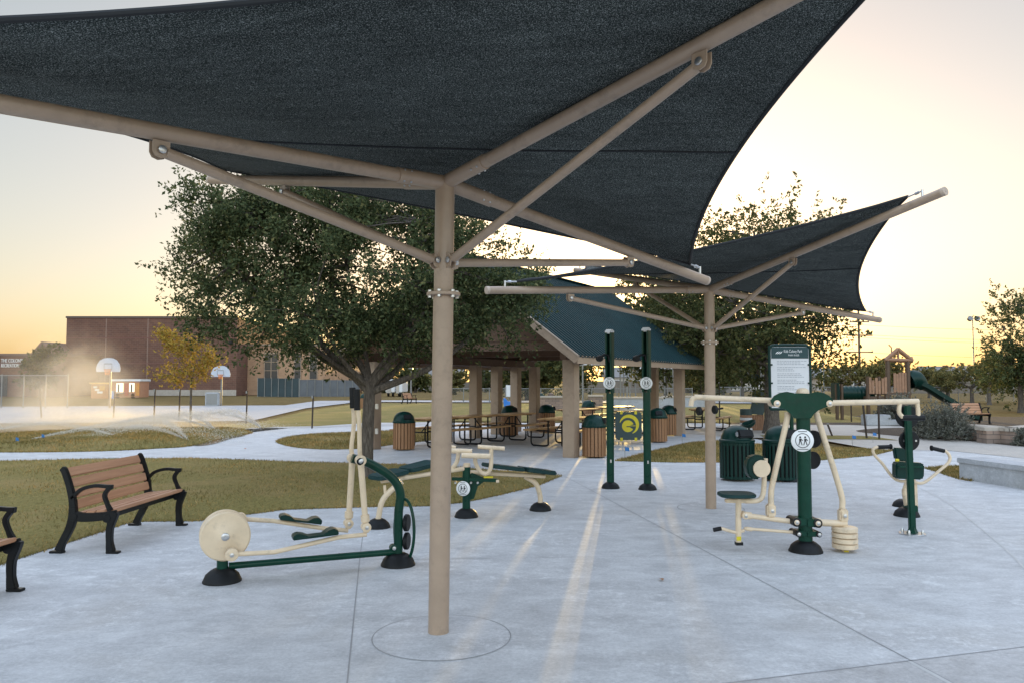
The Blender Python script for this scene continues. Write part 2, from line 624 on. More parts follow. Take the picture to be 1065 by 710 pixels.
def brick_mat(name, c1, c2, mortar, scale=1.0, bw=.5, bh=.25, rot=None):
    m = bpy.data.materials.new(name)
    N, L = nt(m)
    b = N['Principled BSDF']
    tc = N.new('ShaderNodeTexCoord')
    sx = N.new('ShaderNodeSeparateXYZ')
    L.new(tc.outputs['Object'], sx.inputs[0])
    add = N.new('ShaderNodeMath')
    L.new(sx.outputs[0], add.inputs[0])
    L.new(sx.outputs[1], add.inputs[1])
    cb = N.new('ShaderNodeCombineXYZ')
    L.new(add.outputs[0], cb.inputs[0])
    L.new(sx.outputs[2], cb.inputs[1])
    t = N.new('ShaderNodeTexBrick')
    t.inputs['Color1'].default_value = list(c1) + [1]
    t.inputs['Color2'].default_value = list(c2) + [1]
    t.inputs['Mortar'].default_value = list(mortar) + [1]
    t.inputs['Scale'].default_value = scale
    t.inputs['Brick Width'].default_value = bw
    t.inputs['Row Height'].default_value = bh
    t.inputs['Mortar Size'].default_value = .012
    L.new(cb.outputs[0], t.inputs['Vector'])
    n1 = noise(N, L, tc.outputs['Object'], .5, 6, .7)
    rr = ramp(N, [(.3, (.82, .82, .82)), (.7, (1.15, 1.15, 1.15))])
    L.new(n1.outputs['Fac'], rr.inputs[0])
    L.new(mixc(N, L, 1.0, t.outputs['Color'], rr.outputs[0], 'MULTIPLY'), b.inputs['Base Color'])
    b.inputs['Roughness'].default_value = .9
    return m
M_brick = brick_mat('red_brown_brick', (.170, .082, .054), (.13, .064, .045), (.20, .135, .10), 1, .6, .25)
M_tanbrick = brick_mat('tan_brick', (.44, .27, .16), (.38, .23, .14), (.42, .30, .2), 1, .6, .25)
M_stone = brick_mat('stacked_stone', (.34, .24, .18), (.22, .17, .14), (.14, .11, .09), 1, .42, .13)
M_coping = pmat('stone_coping', (.42, .37, .31), .8, 0, .12, 4, .2, 40, spec=.22)
M_wallconc = concrete_mat('wall_concrete', (.40, .41, .42), (.32, .33, .34), (.36, .36, .35))

def roof_mat():
    m = bpy.data.materials.new('teal_metal_roof')
    N, L = nt(m)
    b = N['Principled BSDF']
    co = N.new('ShaderNodeTexCoord').outputs['Object']
    n1 = noise(N, L, co, .7, 5, .6)
    r = ramp(N, [(.3, (.006, .024, .027)), (.7, (.010, .036, .040))])
    L.new(n1.outputs['Fac'], r.inputs[0])
    L.new(r.outputs[0], b.inputs['Base Color'])
    b.inputs['Roughness'].default_value = .55
    b.inputs['Specular IOR Level'].default_value = .12
    return m
M_roof = roof_mat()

def fabric_mat():
    m = bpy.data.materials.new('dark_shade_mesh')
    N, L = nt(m)
    b = N['Principled BSDF']
    co = N.new('ShaderNodeTexCoord').outputs['Object']
    n1 = noise(N, L, stretched(N, L, co, 1, 1, 1), 165, 2, .55)
    n2 = noise(N, L, stretched(N, L, co, .25, 1, 1), 9, 6, .7)
    n3 = noise(N, L, co, .8, 4, .6)
    r = ramp(N, [(.38, (.017, .022, .020)), (.53, (.056, .067, .063)), (.68, (.34, .36, .345))])  # weave tones; the palest flecks put light through the mesh holes into the colour
    L.new(n1.outputs['Fac'], r.inputs[0])
    r2 = ramp(N, [(.3, (.72, .72, .72)), (.7, (1.3, 1.3, 1.3))])
    L.new(n2.outputs['Fac'], r2.inputs[0])
    c = mixc(N, L, 1.0, r.outputs[0], r2.outputs[0], 'MULTIPLY')
    r3 = ramp(N, [(.3, (.85, .85, .85)), (.7, (1.15, 1.15, 1.15))])
    L.new(n3.outputs['Fac'], r3.inputs[0])
    c = mixc(N, L, 1.0, c, r3.outputs[0], 'MULTIPLY')
    L.new(c, b.inputs['Base Color'])
    b.inputs['Roughness'].default_value = .85
    b.inputs['Specular IOR Level'].default_value = .2
    tr = N.new('ShaderNodeBsdfTranslucent')
    L.new(c, tr.inputs[0])
    mx = N.new('ShaderNodeMixShader')
    mx.inputs[0].default_value = .28
    L.new(b.outputs[0], mx.inputs[1])
    L.new(tr.outputs[0], mx.inputs[2])
    L.new(mx.outputs[0], N['Material Output'].inputs[0])
    return m
M_fabric = fabric_mat()
M_hem = pmat('black_webbing', (.012, .014, .016), .8)

def chainlink_mat(name='chain_link', size=.06, wire=.10, col=(.22, .22, .21)):
    """real open mesh: transparent between the wires from every side and for every ray"""
    m = bpy.data.materials.new(name)
    N, L = nt(m)
    b = N['Principled BSDF']
    b.inputs['Base Color'].default_value = list(col) + [1]
    b.inputs['Metallic'].default_value = .5
    b.inputs['Roughness'].default_value = .5
    tc = N.new('ShaderNodeTexCoord')
    sx = N.new('ShaderNodeSeparateXYZ')
    L.new(tc.outputs['Object'], sx.inputs[0])
    def math_(op, a, b2):
        n = N.new('ShaderNodeMath')
        n.operation = op
        for i, v in enumerate((a, b2)):
            if isinstance(v, (int, float)):
                n.inputs[i].default_value = v
            elif v is not None:
                L.new(v, n.inputs[i])
        return n.outputs[0]
    h = math_('ADD', sx.outputs[0], sx.outputs[1])
    fs = []
    for op in ('ADD', 'SUBTRACT'):
        k = math_('FRACT', math_('DIVIDE', math_(op, h, sx.outputs[2]), size), None)
        fs.append(math_('LESS_THAN', k, wire))
    a = math_('MAXIMUM', fs[0], fs[1])
    L.new(a, b.inputs['Alpha'])
    return m
M_stake = pmat('rusty_stake_steel', (.045, .032, .024), .9)
M_link = chainlink_mat()

# ------------------------------------------------------------------ ground, paving, lawns
from mathutils.geometry import delaunay_2d_cdt, tessellate_polygon
rng = np.random.default_rng(7)

def sheet(name, pts, z, mat, kind='structure'):
    pts = [Vector((p[0], p[1], z)) for p in pts]
    tri = tessellate_polygon([pts])
    mb = MB()
    mb.add(pts, tri)
    o = mb.build(name, mat, smooth=False)
    if o.data.polygons[0].normal.z < 0:
        o.data.flip_normals()
    struct(o, kind)
    return o
def inside(poly, xs, ys):
    r = np.zeros(len(xs), bool)
    n = len(poly)
    for i in range(n):
        x1, y1 = poly[i][0], poly[i][1]
        x2, y2 = poly[(i + 1) % n][0], poly[(i + 1) % n][1]
        c = ((y1 > ys) != (y2 > ys)) & (xs < (x2 - x1) * (ys - y1) / ((y2 - y1) or 1e-9) + x1)
        r ^= c
    return r
def edge_dist(poly, xs, ys):
    d = np.full(len(xs), 1e9)
    n = len(poly)
    for i in range(n):
        a = np.array(poly[i][:2]); b = np.array(poly[(i + 1) % n][:2])
        ab = b - a
        t = np.clip(((xs - a[0]) * ab[0] + (ys - a[1]) * ab[1]) / max(ab @ ab, 1e-9), 0, 1)
        d = np.minimum(d, np.hypot(xs - a[0] - t * ab[0], ys - a[1] - t * ab[1]))
    return d
def smooth_poly(pts, n=5):
    pts = [Vector((p[0], p[1], 0)) for p in pts]
    k = len(pts)
    out = []
    for i in range(k):
        a, b, c, d = pts[i - 1], pts[i], pts[(i + 1) % k], pts[(i + 2) % k]
        for j in range(n):
            t = j / n
            out.append(.5 * ((2 * b) + (c - a) * t + (2 * a - 5 * b + 4 * c - d) * t * t + (3 * b - a - 3 * c + d) * t ** 3))
    return out
def lawn(name, pts, step, rise, mat, base=.006, wob=.02):
    """mounded turf sheet with a low soft rim"""
    poly = [(p[0], p[1]) for p in pts]
    xs = np.array([p[0] for p in poly]); ys = np.array([p[1] for p in poly])
    gx, gy = np.meshgrid(np.arange(xs.min(), xs.max(), step), np.arange(ys.min(), ys.max(), step))
    gx = gx.ravel() + rng.uniform(-.3, .3, gx.size) * step
    gy = gy.ravel() + rng.uniform(-.3, .3, gy.size) * step
    ok = inside(poly, gx, gy)
    gx, gy = gx[ok], gy[ok]
    d = edge_dist(poly, gx, gy)
    gx, gy, d = gx[d > step * .3], gy[d > step * .3], d[d > step * .3]
    vs = [Vector(p) for p in poly] + [Vector((a, b)) for a, b in zip(gx, gy)]
    n = len(poly)
    v2, e2, f2, *_ = delaunay_2d_cdt(vs, [(i, (i + 1) % n) for i in range(n)], [], 1, 1e-5)
    X = np.array([v.x for v in v2]); Y = np.array([v.y for v in v2])
    D = edge_dist(poly, X, Y)
    Z = base + rise * (1 - np.exp(-D / .25)) + wob * (1 - np.exp(-D / .6)) * np.sin(X * 1.7 + 1) * np.sin(Y * 1.3)
    mb = MB()
    mb.add([Vector((a, b, c)) for a, b, c in zip(X, Y, Z)], f2)
    o = mb.build(name, mat, sharp=180)
    if o.data.polygons[0].normal.z < 0:
        o.data.flip_normals()
    struct(o)
    return poly
def blades(name, label, poly, n, h, w, z, maxY=1e9, rim=0.3):
    xs = np.array([p[0] for p in poly]); ys = np.array([p[1] for p in poly])
    x = rng.uniform(xs.min(), xs.max(), n * 3)
    y = rng.uniform(ys.min(), min(ys.max(), maxY), n * 3)
    # even in the picture rather than on the ground would be a trick: even on the ground
    ok = inside(poly, x, y)
    x, y = x[ok][:n], y[ok][:n]
    # tufts along the rim lean out over the paving
    k = len(poly)
    m = int(n * rim)
    seg = rng.integers(0, k, m)
    L = np.array([math.dist(poly[i], poly[(i + 1) % k]) for i in range(k)])
    seg = rng.choice(k, m, p=L / L.sum())
    t = rng.uniform(0, 1, m)
    A = np.array(poly); B = np.roll(A, -1, axis=0)
    e = A[seg] + (B - A)[seg] * t[:, None] + rng.normal(0, .02, (m, 2))
    x = np.concatenate([x, e[:, 0]]); y = np.concatenate([y, e[:, 1]])
    D = edge_dist(poly, x, y)
    ins = inside(poly, x, y)
    zz = np.where(ins, z[0] + z[1] * (1 - np.exp(-D / .25)), 0.002)
    N = len(x)
    hh = h * rng.uniform(.5, 1.4, N)
    a = rng.uniform(0, 2 * PI, N)
    ww = w * rng.uniform(.7, 1.4, N)
    lean = rng.normal(0, .6, (N, 2)) * hh[:, None]
    dx, dy = np.cos(a) * ww, np.sin(a) * ww
    v = np.zeros((N, 3, 3))
    v[:, 0] = np.stack([x - dx, y - dy, zz - .004], 1)
    v[:, 1] = np.stack([x + dx, y + dy, zz - .004], 1)
    v[:, 2] = np.stack([x + lean[:, 0], y + lean[:, 1], zz + hh], 1)
    f = np.arange(N * 3).reshape(N, 3)
    o = fast_mesh(name, v.reshape(-1, 3), f, M_blade)
    tag(o, label, 'grass', kind='stuff')

# the ground of the whole park: dry pale turf out to the horizon
gm = MB()
gm.add([(-900, -60, -.05), (900, -60, -.05), (900, 1500, -.05), (-900, 1500, -.05)], [(0, 1, 2, 3)])
struct(gm.build('ground', M_dry, smooth=False))

# young pale concrete of the plaza and the walks around the pavilion
plaza = [(-45, -8), (45, -8), (45, 20.5)] + [G(1064, 474), G(960, 466), G(905, 467), G(850, 466), G(760, 452)] + [(9, 27.5), (9, 33), (-6, 33.5), (-9, 29), G(235, 452), G(150, 453), G(0, 462), (-45, 21)]
sheet('plaza', plaza, 0, M_conc)
# tan path that swings round the playground
sheet('playground_path', [G(690, 449), G(760, 441), G(880, 441.5), G(960, 443.5), G(1064, 447), (60, 28), (60, 17), G(1064, 476), G(985, 468), G(912, 467.5), G(850, 456.5), G(760, 454)], .006, M_path)
# basketball court and the walk that leaves it
sheet('court', [G(-150, 441), G(150, 438.5), G(262, 437), G(318, 424), G(372, 417.5), G(372, 416), G(330, 416.3), G(296, 421), G(-150, 423)], .004, M_court)
sheet('walk', [G(225, 453), G(262, 444.5), G(300, 444.8), G(380, 443), G(470, 441), G(470, 437.5), G(400, 440), G(330, 442.8), G(290, 443.5), G(240, 447)], .008, M_court)
sheet('far_walk', [G(330, 419), G(400, 417.5), G(800, 419), G(800, 416.7), G(400, 415.8), G(330, 417)], .012, M_court)
sheet('street', [(-400, 150), (400, 150), (400, 160), (-400, 160)], -.03, pmat('asphalt', (.06, .06, .06), .9))
# a bed of mulch along the path
lawn('mulch_bed', smooth_poly([G(890, 447.5), G(915, 451.5), G(960, 455), G(1000, 457.5), G(1080, 464), G(1100, 450), G(1000, 447), G(930, 444.5)], 3), .5, .03, M_mulch, .010)
sheet('playground_mulch', [G(760, 440.5), G(880, 441), G(1000, 444.5), (40, 31), (40, 38), G(760, 431)], -.02, M_mulch)

# near lawn left of the plaza
lawn_pts = [(-26, 8.5), G(-120, 640), G(0, 587), G(71, 564), G(132, 544), G(152, 542), G(205, 541.6), G(255, 535), G(297, 529.5), G(381, 527), G(446, 526), G(484, 522), G(522, 514), G(560, 504.5), G(584, 494.5),
            G(560, 491), G(520, 489), G(482, 486), G(449, 483.5), G(400, 482), G(330, 480.5), G(200, 476), G(100, 477), G(0, 479), (-26, 17)]
near_lawn = lawn('lawn', lawn_pts, .3, .035, M_grass)
blades('grass', 'short olive turf of the near lawn beside the bench', near_lawn, 90000, .035, .004, (.006, .035), rim=.10)
isl1 = lawn('turf_island', smooth_poly([G(-60, 468), G(0, 470), G(100, 469), G(165, 466), G(198, 463.5), G(232, 456), G(262, 449.5), G(225, 447.5), G(100, 449), G(-60, 458)], 4), .4, .16, M_grass)
blades('grass', 'turf under the sprinkler spray', isl1, 22000, .05, .007, (.006, .16), rim=.12)
isl2 = lawn('turf_island', smooth_poly([G(288, 458.6), G(296, 462.5), G(313, 465.5), G(345, 467), G(381, 465.5), G(420, 460.5), G(455, 456), G(455, 447), G(380, 449.5), G(329, 451.5), G(300, 454.5)], 4), .4, .06, M_grass)
blades('grass', 'turf of the oval island by the walk', isl2, 16000, .05, .006, (.006, .06), rim=.12)
isl3 = lawn('turf_island', [G(640, 479), G(677, 469.5), G(719, 460), G(746, 458.5), G(800, 463), G(851, 465.5), G(906, 467.3), G(930, 467.8), G(906, 473.5), G(850, 478.5), G(790, 480.5), G(700, 480.5)], .3, .05, M_grass)
blades('grass', 'turf island behind the bins', isl3, 18000, .045, .006, (.006, .05), rim=.12)
isl4 = lawn('turf_island', [G(800, 456), G(850, 456.5), G(906, 456.8), G(935, 457.8), G(905, 453.5), G(850, 452.5), G(790, 452.5)], .4, .03, M_grass, .016)
isl5 = lawn('turf_island', [G(962, 486.5), G(996, 485), G(1010, 487), G(1010, 500), G(996, 497.5)], .3, .04, M_grass)
blades('grass', 'turf tuft by the seat wall', isl5, 2500, .045, .006, (.006, .04), rim=.2)
back = lawn('back_lawn', [G(225, 441), G(270, 438), G(318, 426.5), G(372, 419), G(400, 418.5), G(800, 419.8), (17, 34), (9, 34), G(470, 437), G(400, 439.5), G(330, 442), G(285, 443), G(250, 445.5)], 2.0, .02, M_grass, -.02)

# saw cuts and joints of the slab
def joint(a, b, w=.009, z=.0025, mat=None):
    mb = MB()
    a, b = Vector((a[0], a[1], z)), Vector((b[0], b[1], z))
    d = (b - a).normalized()
    n = Vector((-d.y, d.x, 0)) * w / 2
    mb.add([a - n, b - n, b + n, a + n], [(0, 1, 2, 3)])
    struct(mb.build('slab_joint', mat or M_joint, smooth=False))
joint(G(586, 494), G(999, 714))
joint(G(360, 720), G(374, 582))
joint(G(374, 582), G(381, 527.5))
joint(G(600, 729), G(1100, 668), .012)
joint(G(945, 687), G(1010, 722), .03, mat=M_joint_pale)
sheet('slab', [G(600, 729.5), G(1100, 668.5), (12, 5.2), (12, -3), (0, -3)], .0012, concrete_mat('older_concrete', (.46, .45, .44), (.34, .33, .32), (.37, .355, .34)))
joint(G(374, 582), G(800, 576), .006)
joint(G(640, 484.5), G(900, 482), .01)
joint(G(584, 494.5), G(655, 484), .01)
# curved joint on the right
cv = spline([G(900, 492), G(950, 505), G(985, 522), G(1015, 545), G(1045, 570), G(1075, 600)], 5)
for a, b in zip(cv, cv[1:]):
    joint(a, b, .022, mat=M_joint_pale)
# round footing of the near canopy post and its ring joint
def ring(c, r, w, z=.003):
    mb = MB()
    n = 64
    vs = []
    for i in range(n):
        an = 2 * PI * i / n
        for q in (r - w / 2, r + w / 2):
            vs.append((c.x + q * math.cos(an), c.y + q * math.sin(an), z))
    mb.add(vs, [(2 * i, 2 * i + 1, (2 * i + 3) % (2 * n), (2 * i + 2) % (2 * n)) for i in range(n)])
    struct(mb.build('footing_joint', M_joint, smooth=False))
def footing(c, r, z):
    mb = MB()
    mb.add([(c.x + r * math.cos(2 * PI * i / 64), c.y + r * math.sin(2 * PI * i / 64), z) for i in range(64)], [tuple(range(64))])
    struct(mb.build('footing', concrete_mat('footing_concrete', (.56, .56, .56), (.38, .38, .38), (.42, .405, .385)), smooth=False))
F1 = (G(388, 661) + G(531, 661)) / 2
footing(F1, .47, .002)
ring(F1, .475, .007)
F2 = G(739, 528)
ring(F2, .45, .010)
# water standing where the sprinklers run over the walk
M_wet = pmat('wet_concrete', (.16, .16, .165), .06, 0, .1)
sheet('puddle', smooth_poly([G(205, 463.5), G(222, 461.5), G(240, 456), G(256, 452.5), G(238, 454.5), G(218, 456.5), G(203, 461)], 4), .011, M_wet, 'structure')
sheet('puddle', smooth_poly([G(-60, 459), G(-10, 461), G(30, 460), G(70, 456), G(40, 455), G(-20, 456)], 4), .22, M_wet, 'structure') if False else None

# ------------------------------------------------------------------ picnic pavilion
PU = Vector((.5, .866, 0))                   # along the ridge
PV = Vector((-.93, .37, 0)).normalized()     # across, to the left
PA = G(594, 475)
EAVE, RIDGE = 2.36, 4.92
def column(p, h, t, w=.30):
    ang = math.atan2(PU.y, PU.x)
    rot = Matrix.Rotation(ang, 3, 'Z')
    mb = MB()
    mb.box((p.x, p.y, h / 2), (w, w, h), rot)
    return mb.build('column', M_tan, t, bevel=.012)
pav = thing('picnic_pavilion', 'open picnic pavilion with teal metal gable roof on square tan columns', 'pavilion', PA)
W2, L2, OV = 2.85, 8.3, .55
mid = PA + PV * W2
def rf(s, w, z):
    p = mid + PU * s - PV * w
    return Vector((p.x, p.y, z))
s0, s1 = -OV - .1, L2 + 1.3
hw = W2 + .42
slope = (RIDGE - EAVE) / hw
rib = MB()
for sd in (1, -1):
    # ribbed sheet: one profile swept down the slope
    nprof = int((s1 - s0) / .2)
    vs, fs = [], []
    for i in range(nprof + 1):
        for k, (ds, dz) in enumerate(((0, 0), (.12, .0), (.135, .045), (.185, .045))):
            s = min(s0 + i * .2 + ds, s1)
            vs.append(rf(s, 0.0, RIDGE + dz))
            vs.append(rf(s, sd * (hw + .06), RIDGE - slope * (hw + .06) + dz))
    for i in range(len(vs) // 2 - 1):
        fs.append((2 * i, 2 * i + 1, 2 * i + 3, 2 * i + 2))
    rr = MB().add(vs, fs)
    rr.build('roof', M_roof, pav, smooth=False)
    # soffit under the sheet
    th = .10
    q = [rf(s0 + .03, 0, RIDGE - .03), rf(s1 - .03, 0, RIDGE - .03), rf(s1 - .03, sd * hw, EAVE - .03), rf(s0 + .03, sd * hw, EAVE - .03)]
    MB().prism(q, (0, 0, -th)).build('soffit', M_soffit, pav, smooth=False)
    # eave fascia and rake boards
    MB().bar(rf(s0, sd * (hw + .02), EAVE - .10), rf(s1, sd * (hw + .02), EAVE - .10), .03, .19).build('fascia', M_tan, pav)
    for s in (s0 - .016, s1 + .016):
        MB().bar(rf(s, .0, RIDGE - .10), rf(s, sd * (hw + .03), EAVE - .12), .03, .17).build('rake_board', M_tan, pav)
        MB().bar(rf(s - .01, .0, RIDGE + .016), rf(s - .01, sd * (hw + .06), EAVE - .01), .04, .028).build('rake_flashing', M_tancap if (sd == 1 and s < 0) else M_roof, pav)
MB().bar(rf(s0 - .02, 0, RIDGE + .035), rf(s1 + .02, 0, RIDGE + .035), .22, .035).build('ridge_cap', M_roof, pav)
# beams on the columns and gable frames
for w in (W2, -W2):
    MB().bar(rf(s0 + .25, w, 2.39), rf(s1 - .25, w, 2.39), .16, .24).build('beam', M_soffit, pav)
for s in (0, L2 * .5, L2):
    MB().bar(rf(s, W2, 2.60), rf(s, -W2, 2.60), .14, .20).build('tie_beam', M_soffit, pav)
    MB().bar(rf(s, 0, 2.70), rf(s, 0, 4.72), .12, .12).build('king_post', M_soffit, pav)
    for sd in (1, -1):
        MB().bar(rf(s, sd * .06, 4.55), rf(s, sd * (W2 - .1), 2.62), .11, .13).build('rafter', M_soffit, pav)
# dark boarded gable on the near end
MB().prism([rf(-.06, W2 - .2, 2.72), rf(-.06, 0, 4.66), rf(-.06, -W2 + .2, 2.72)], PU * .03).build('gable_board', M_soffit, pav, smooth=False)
cols = [PA, G(707, 452.5), G(388, 466.5), G(494.5, 455), G(680, 449), G(556, 449), G(516.5, 451), G(536.5, 448)]
for p in cols:
    column(p, 2.28, pav)
pc = cols[2]
for z in (1.12, .48):
    MB().box((pc.x + .13, pc.y - .22, z), (.075, .10, .14)).build('outlet_box', M_steel, pav, bevel=.008)

# ------------------------------------------------------------------ recreation centre
def wall_box(name, mat, x0, x1, y0, y1, z0, z1, t, **k):
    return MB().box(((x0 + x1) / 2, (y0 + y1) / 2, (z0 + z1) / 2), (x1 - x0, y1 - y0, z1 - z0)).build(name, mat, t, **k)
gx0, gx1, gy = P(68, 380, 100).x, P(246, 380, 100).x, 100
gt = P(150, 331, 100).z
gym = thing('gymnasium', 'tall windowless red brick gym hall behind the basketball hoops', 'building', (gx0, gy, 0))
wall_box('wall', M_brick, gx0, gx1, gy, gy + 30, 0, gt, gym)
wall_box('parapet', pmat('bronze_coping', (.10, .07, .055), .5), gx0 - .1, gx1 + .1, gy - .1, gy + 30.1, gt, gt + .25, gym)
wall_box('plinth', M_coping, P(145, 400, 100).x, gx1 + .03, gy - .08, gy, 0, .75, gym)
for px in (109.5, 153):
    x = P(px, 380, 100).x
    wall_box('control_joint', pmat('joint_seal', (.26, .17, .13), .8), x - .06, x + .06, gy - .02, gy, .8, gt, gym)
for z in (4.1, 7.4):
    wall_box('brick_band', pmat('band_brick', (.19, .09, .07), .9), gx0, gx1, gy - .03, gy, z, z + .12, gym)
wall_box('wall_lamp', M_iron, P(240, 380, 100).x - .2, P(240, 380, 100).x + .25, gy - .35, gy, 6.6, 7.0, gym)
# tan wing to the right of it
wx1 = P(338, 380, 104).x
wing = thing('recreation_wing', 'tan brick wing with tall dark windows right of the red gym', 'building', (gx1, 104, 0))
wall_box('wall', M_tanbrick, gx1 + .05, wx1, 104, 130, 0, 6.6, wing)
wall_box('parapet', pmat('tan_coping', (.30, .22, .16), .6), gx1 + .05, wx1 + .1, 103.9, 130.1, 6.6, 6.85, wing)
def window(t, x0, x1, y, z0, z1, nx, nz):
    f = MB()
    x0, x1 = float(x0), float(x1)
    f.box(((x0 + x1) / 2, y - .05, z0), (x1 - x0 + .2, .14, .12)); f.box(((x0 + x1) / 2, y - .05, z1), (x1 - x0 + .2, .14, .12))
    for i in range(nx + 1):
        x = x0 + (x1 - x0) * i / nx
        f.box((x, y - .05, (z0 + z1) / 2), (.09, .13, z1 - z0 - .12))
    for i in range(1, nz):
        f.box(((x0 + x1) / 2, y - .045, z0 + (z1 - z0) * i / nz), (x1 - x0, .1, .07))
    w = f.build('window', M_tan, t)
    MB().box(((x0 + x1) / 2, y - .02, (z0 + z1) / 2), (x1 - x0, .03, z1 - z0)).build('pane', M_glass, w)
    return w
window(wing, P(275, 390, 104).x, P(289, 390, 104).x, 104, 1.0, 5.6, 2, 4)
window(wing, P(306, 390, 104).x, P(313, 390, 104).x, 104, 1.0, 5.6, 1, 4)
window(wing, P(322, 390, 104).x, P(330, 390, 104).x, 104, 1.0, 5.6, 1, 4)
dx0, dx1 = P(244.5, 400, 104).x + .3, P(253, 400, 104).x
d_ = wall_box('door', pmat('grey_door_paint', (.20, .17, .15), .5), dx0, dx1, 103.94, 104, .1, 2.6, wing)
MB().box((dx1 - .2, 103.88, 1.2), (.12, .1, .1)).build('handle', M_steel, d_)
# low entrance block with the lettering, far left
lx0, lx1 = P(-130, 390, 92).x, P(66, 390, 92).x
low = thing('entrance_building', 'low brick entrance building with white lettering at the far left', 'building', (lx1, 92, 0))
lz = P(20, 370, 92).z
wall_box('wall', M_brick, lx0, lx1, 92, 99.8, 0, lz, low)
wall_box('parapet', pmat('brown_coping', (.16, .10, .08), .6), lx0, lx1 + .1, 91.9, 99.9, lz, lz + .3, low)
wall_box('door', M_glass, P(0, 395, 92).x, P(8, 395, 92).x, 91.93, 92, .1, 2.6, low)
gp = P(43, 380, 95)
g1, g2, g3 = P(28, 372, 95), P(43, 355, 95), P(58, 372, 95)
MB().prism([g1, g2, g3], (0, 6, 0)).build('roof_gable', pmat('brown_gable', (.17, .10, .075), .8), low, smooth=False)
def text(body, name, mat, size, loc, rot, parent=None, depth=.02, align='LEFT', font_sx=1):
    cu = bpy.data.curves.new(name, 'FONT')
    cu.body = body
    cu.size = size
    cu.extrude = depth
    cu.align_x = align
    cu.resolution_u = 3
    o = bpy.data.objects.new(name, cu)
    C.objects.link(o)
    dg = bpy.context.evaluated_depsgraph_get()
    me = bpy.data.meshes.new_from_object(o.evaluated_get(dg))
    bpy.data.objects.remove(o)
    me.materials.clear()
    me.materials.append(mat)
    m = bpy.data.objects.new(name, me)
    C.objects.link(m)
    if parent:
        m.parent = parent
        ROOT[m.name] = ROOT[parent.name]
        m.location = Vector(loc) - ROOT[parent.name]
    else:
        m.location = loc
    m.rotation_euler = rot
    m.scale = (font_sx, 1, 1)
    return m
text('THE COLONY', 'lettering', M_white, .62, P(1, 376.5, 91.9), (PI / 2, 0, 0), low, .03, font_sx=.66)
text('RECREATION C', 'lettering', M_white, .62, P(1, 381.5, 91.9), (PI / 2, 0, 0), low, .03, font_sx=.58)

# ------------------------------------------------------------------ service yard, fences
def board_fence(name, label, p, q, h, mat, post_n, group=None):
    t = thing(name, label, 'fence', p, group)
    MB().bar(p + Vector((0, 0, h / 2 + .03)), q + Vector((0, 0, h / 2 + .03)), .04, h).build('screen_panel', mat, t)
    for i in range(post_n + 1):
        c = p.lerp(q, i / post_n) + Vector((0, -.06, 0))
        MB().tube([c, c + Vector((0, 0, h + .12))], .045, 8).build('post', M_chain, t)
    return t
M_screen1 = pmat('dark_screen_cloth', (.035, .055, .06), .8, 0, .25, .8)
M_screen2 = pmat('grey_screen_cloth', (.13, .14, .15), .8, 0, .2, .8)
board_fence('screen_fence', 'dark screened yard fence in front of the tan wing', P(268, 412, 92) * 1, P(311, 412.5, 92), 2.2, M_screen1, 6).location.z = 0
board_fence('screen_fence', 'grey screened yard fence left of the oak trunk', P(311.5, 412, 92), P(374, 412, 95), 2.0, M_screen2, 8)
for o in [o for o in C.objects if o.name.startswith('screen_fence')]:
    o.location.z = 0
    for ch in o.children:
        ch.location.z = 0

def link_fence(label, p, q, h, n, rail=True, group='chain link fences'):
    p, q = Vector((p.x, p.y, 0)), Vector((q.x, q.y, 0))
    t = thing('chain_link_fence', label, 'fence', p, group)
    mb = MB()
    mb.add([p + Vector((0, 0, .05)), q + Vector((0, 0, .05)), q + Vector((0, 0, h)), p + Vector((0, 0, h))], [(0, 1, 2, 3)])
    mb.build('mesh_panel', M_link, t, smooth=False)
    for i in range(n + 1):
        c = p.lerp(q, i / n)
        MB().tube([c, c + Vector((0, 0, h + .08))], .04, 8).build('post', M_chain, t)
    if rail:
        MB().tube([p + Vector((0, 0, h)), q + Vector((0, 0, h))], .028, 6).build('top_rail', M_chain, t)
    return t
link_fence('chain link fence before the entrance building', G(-160, 424), G(70, 424), 2.2, 10)
link_fence('long chain link fence across the dry field behind the playground', G(742, 417), G(1200, 417.5), 1.3, 16)
link_fence('low chain link fence beyond the pavilion', G(455, 418.5), G(720, 418), 1.2, 10)
def far_fence(label, a, b, h, mat, name='board_fence'):
    a, b = Vector((a.x, a.y, 0)), Vector((b.x, b.y, 0))
    o = MB().bar(a + Vector((0, 0, h / 2)), b + Vector((0, 0, h / 2)), .08, h).build(name, mat)
    tag(o, label, 'fence')
far_fence('grey board fence along the far right edge of the field', G(905, 408.6), G(1300, 408.6), 1.8, M_fencewood)
far_fence('brown board fence beyond the field left of the pavilion', G(385, 406.6), G(560, 406.4), 1.8, M_fencewood)
far_fence('weathered fence beyond the field seen under the pavilion roof', G(600, 408), G(760, 408), 1.9, M_fencewood)

# steel T posts standing round the sprinkled turf
tp = None
lab = ['thin rusty post by the left chain link fence', 'thin dark post in the spray below the near hoop', 'thin dark post right of the food trailer', 'thin dark post just left of the golden tree', 'thin dark post right of the second hoop', 'thin dark post in the lawn left of the oak trunk']
for i, (px, yt, yb) in enumerate([(43, 404, 434), (118, 406, 434), (160, 404, 437), (186, 404, 437), (256, 406, 440), (324.5, 411, 445)]):
    p = G(px, yb)
    h = (P(px, yt, p.y)).z
    t = thing('stake_post', lab[i], 'post', p, 'steel stakes around the wet turf')
    MB().bar(p, p + Vector((.03 if i != 0 else -.12, 0, h)), .05, .05).build('stake', M_stake, t)
    MB().bar(p + Vector((.0, -.03, h * .92)), p + Vector((.0, -.03, h)), .06, .012).build('spade_tip', M_chain, t)

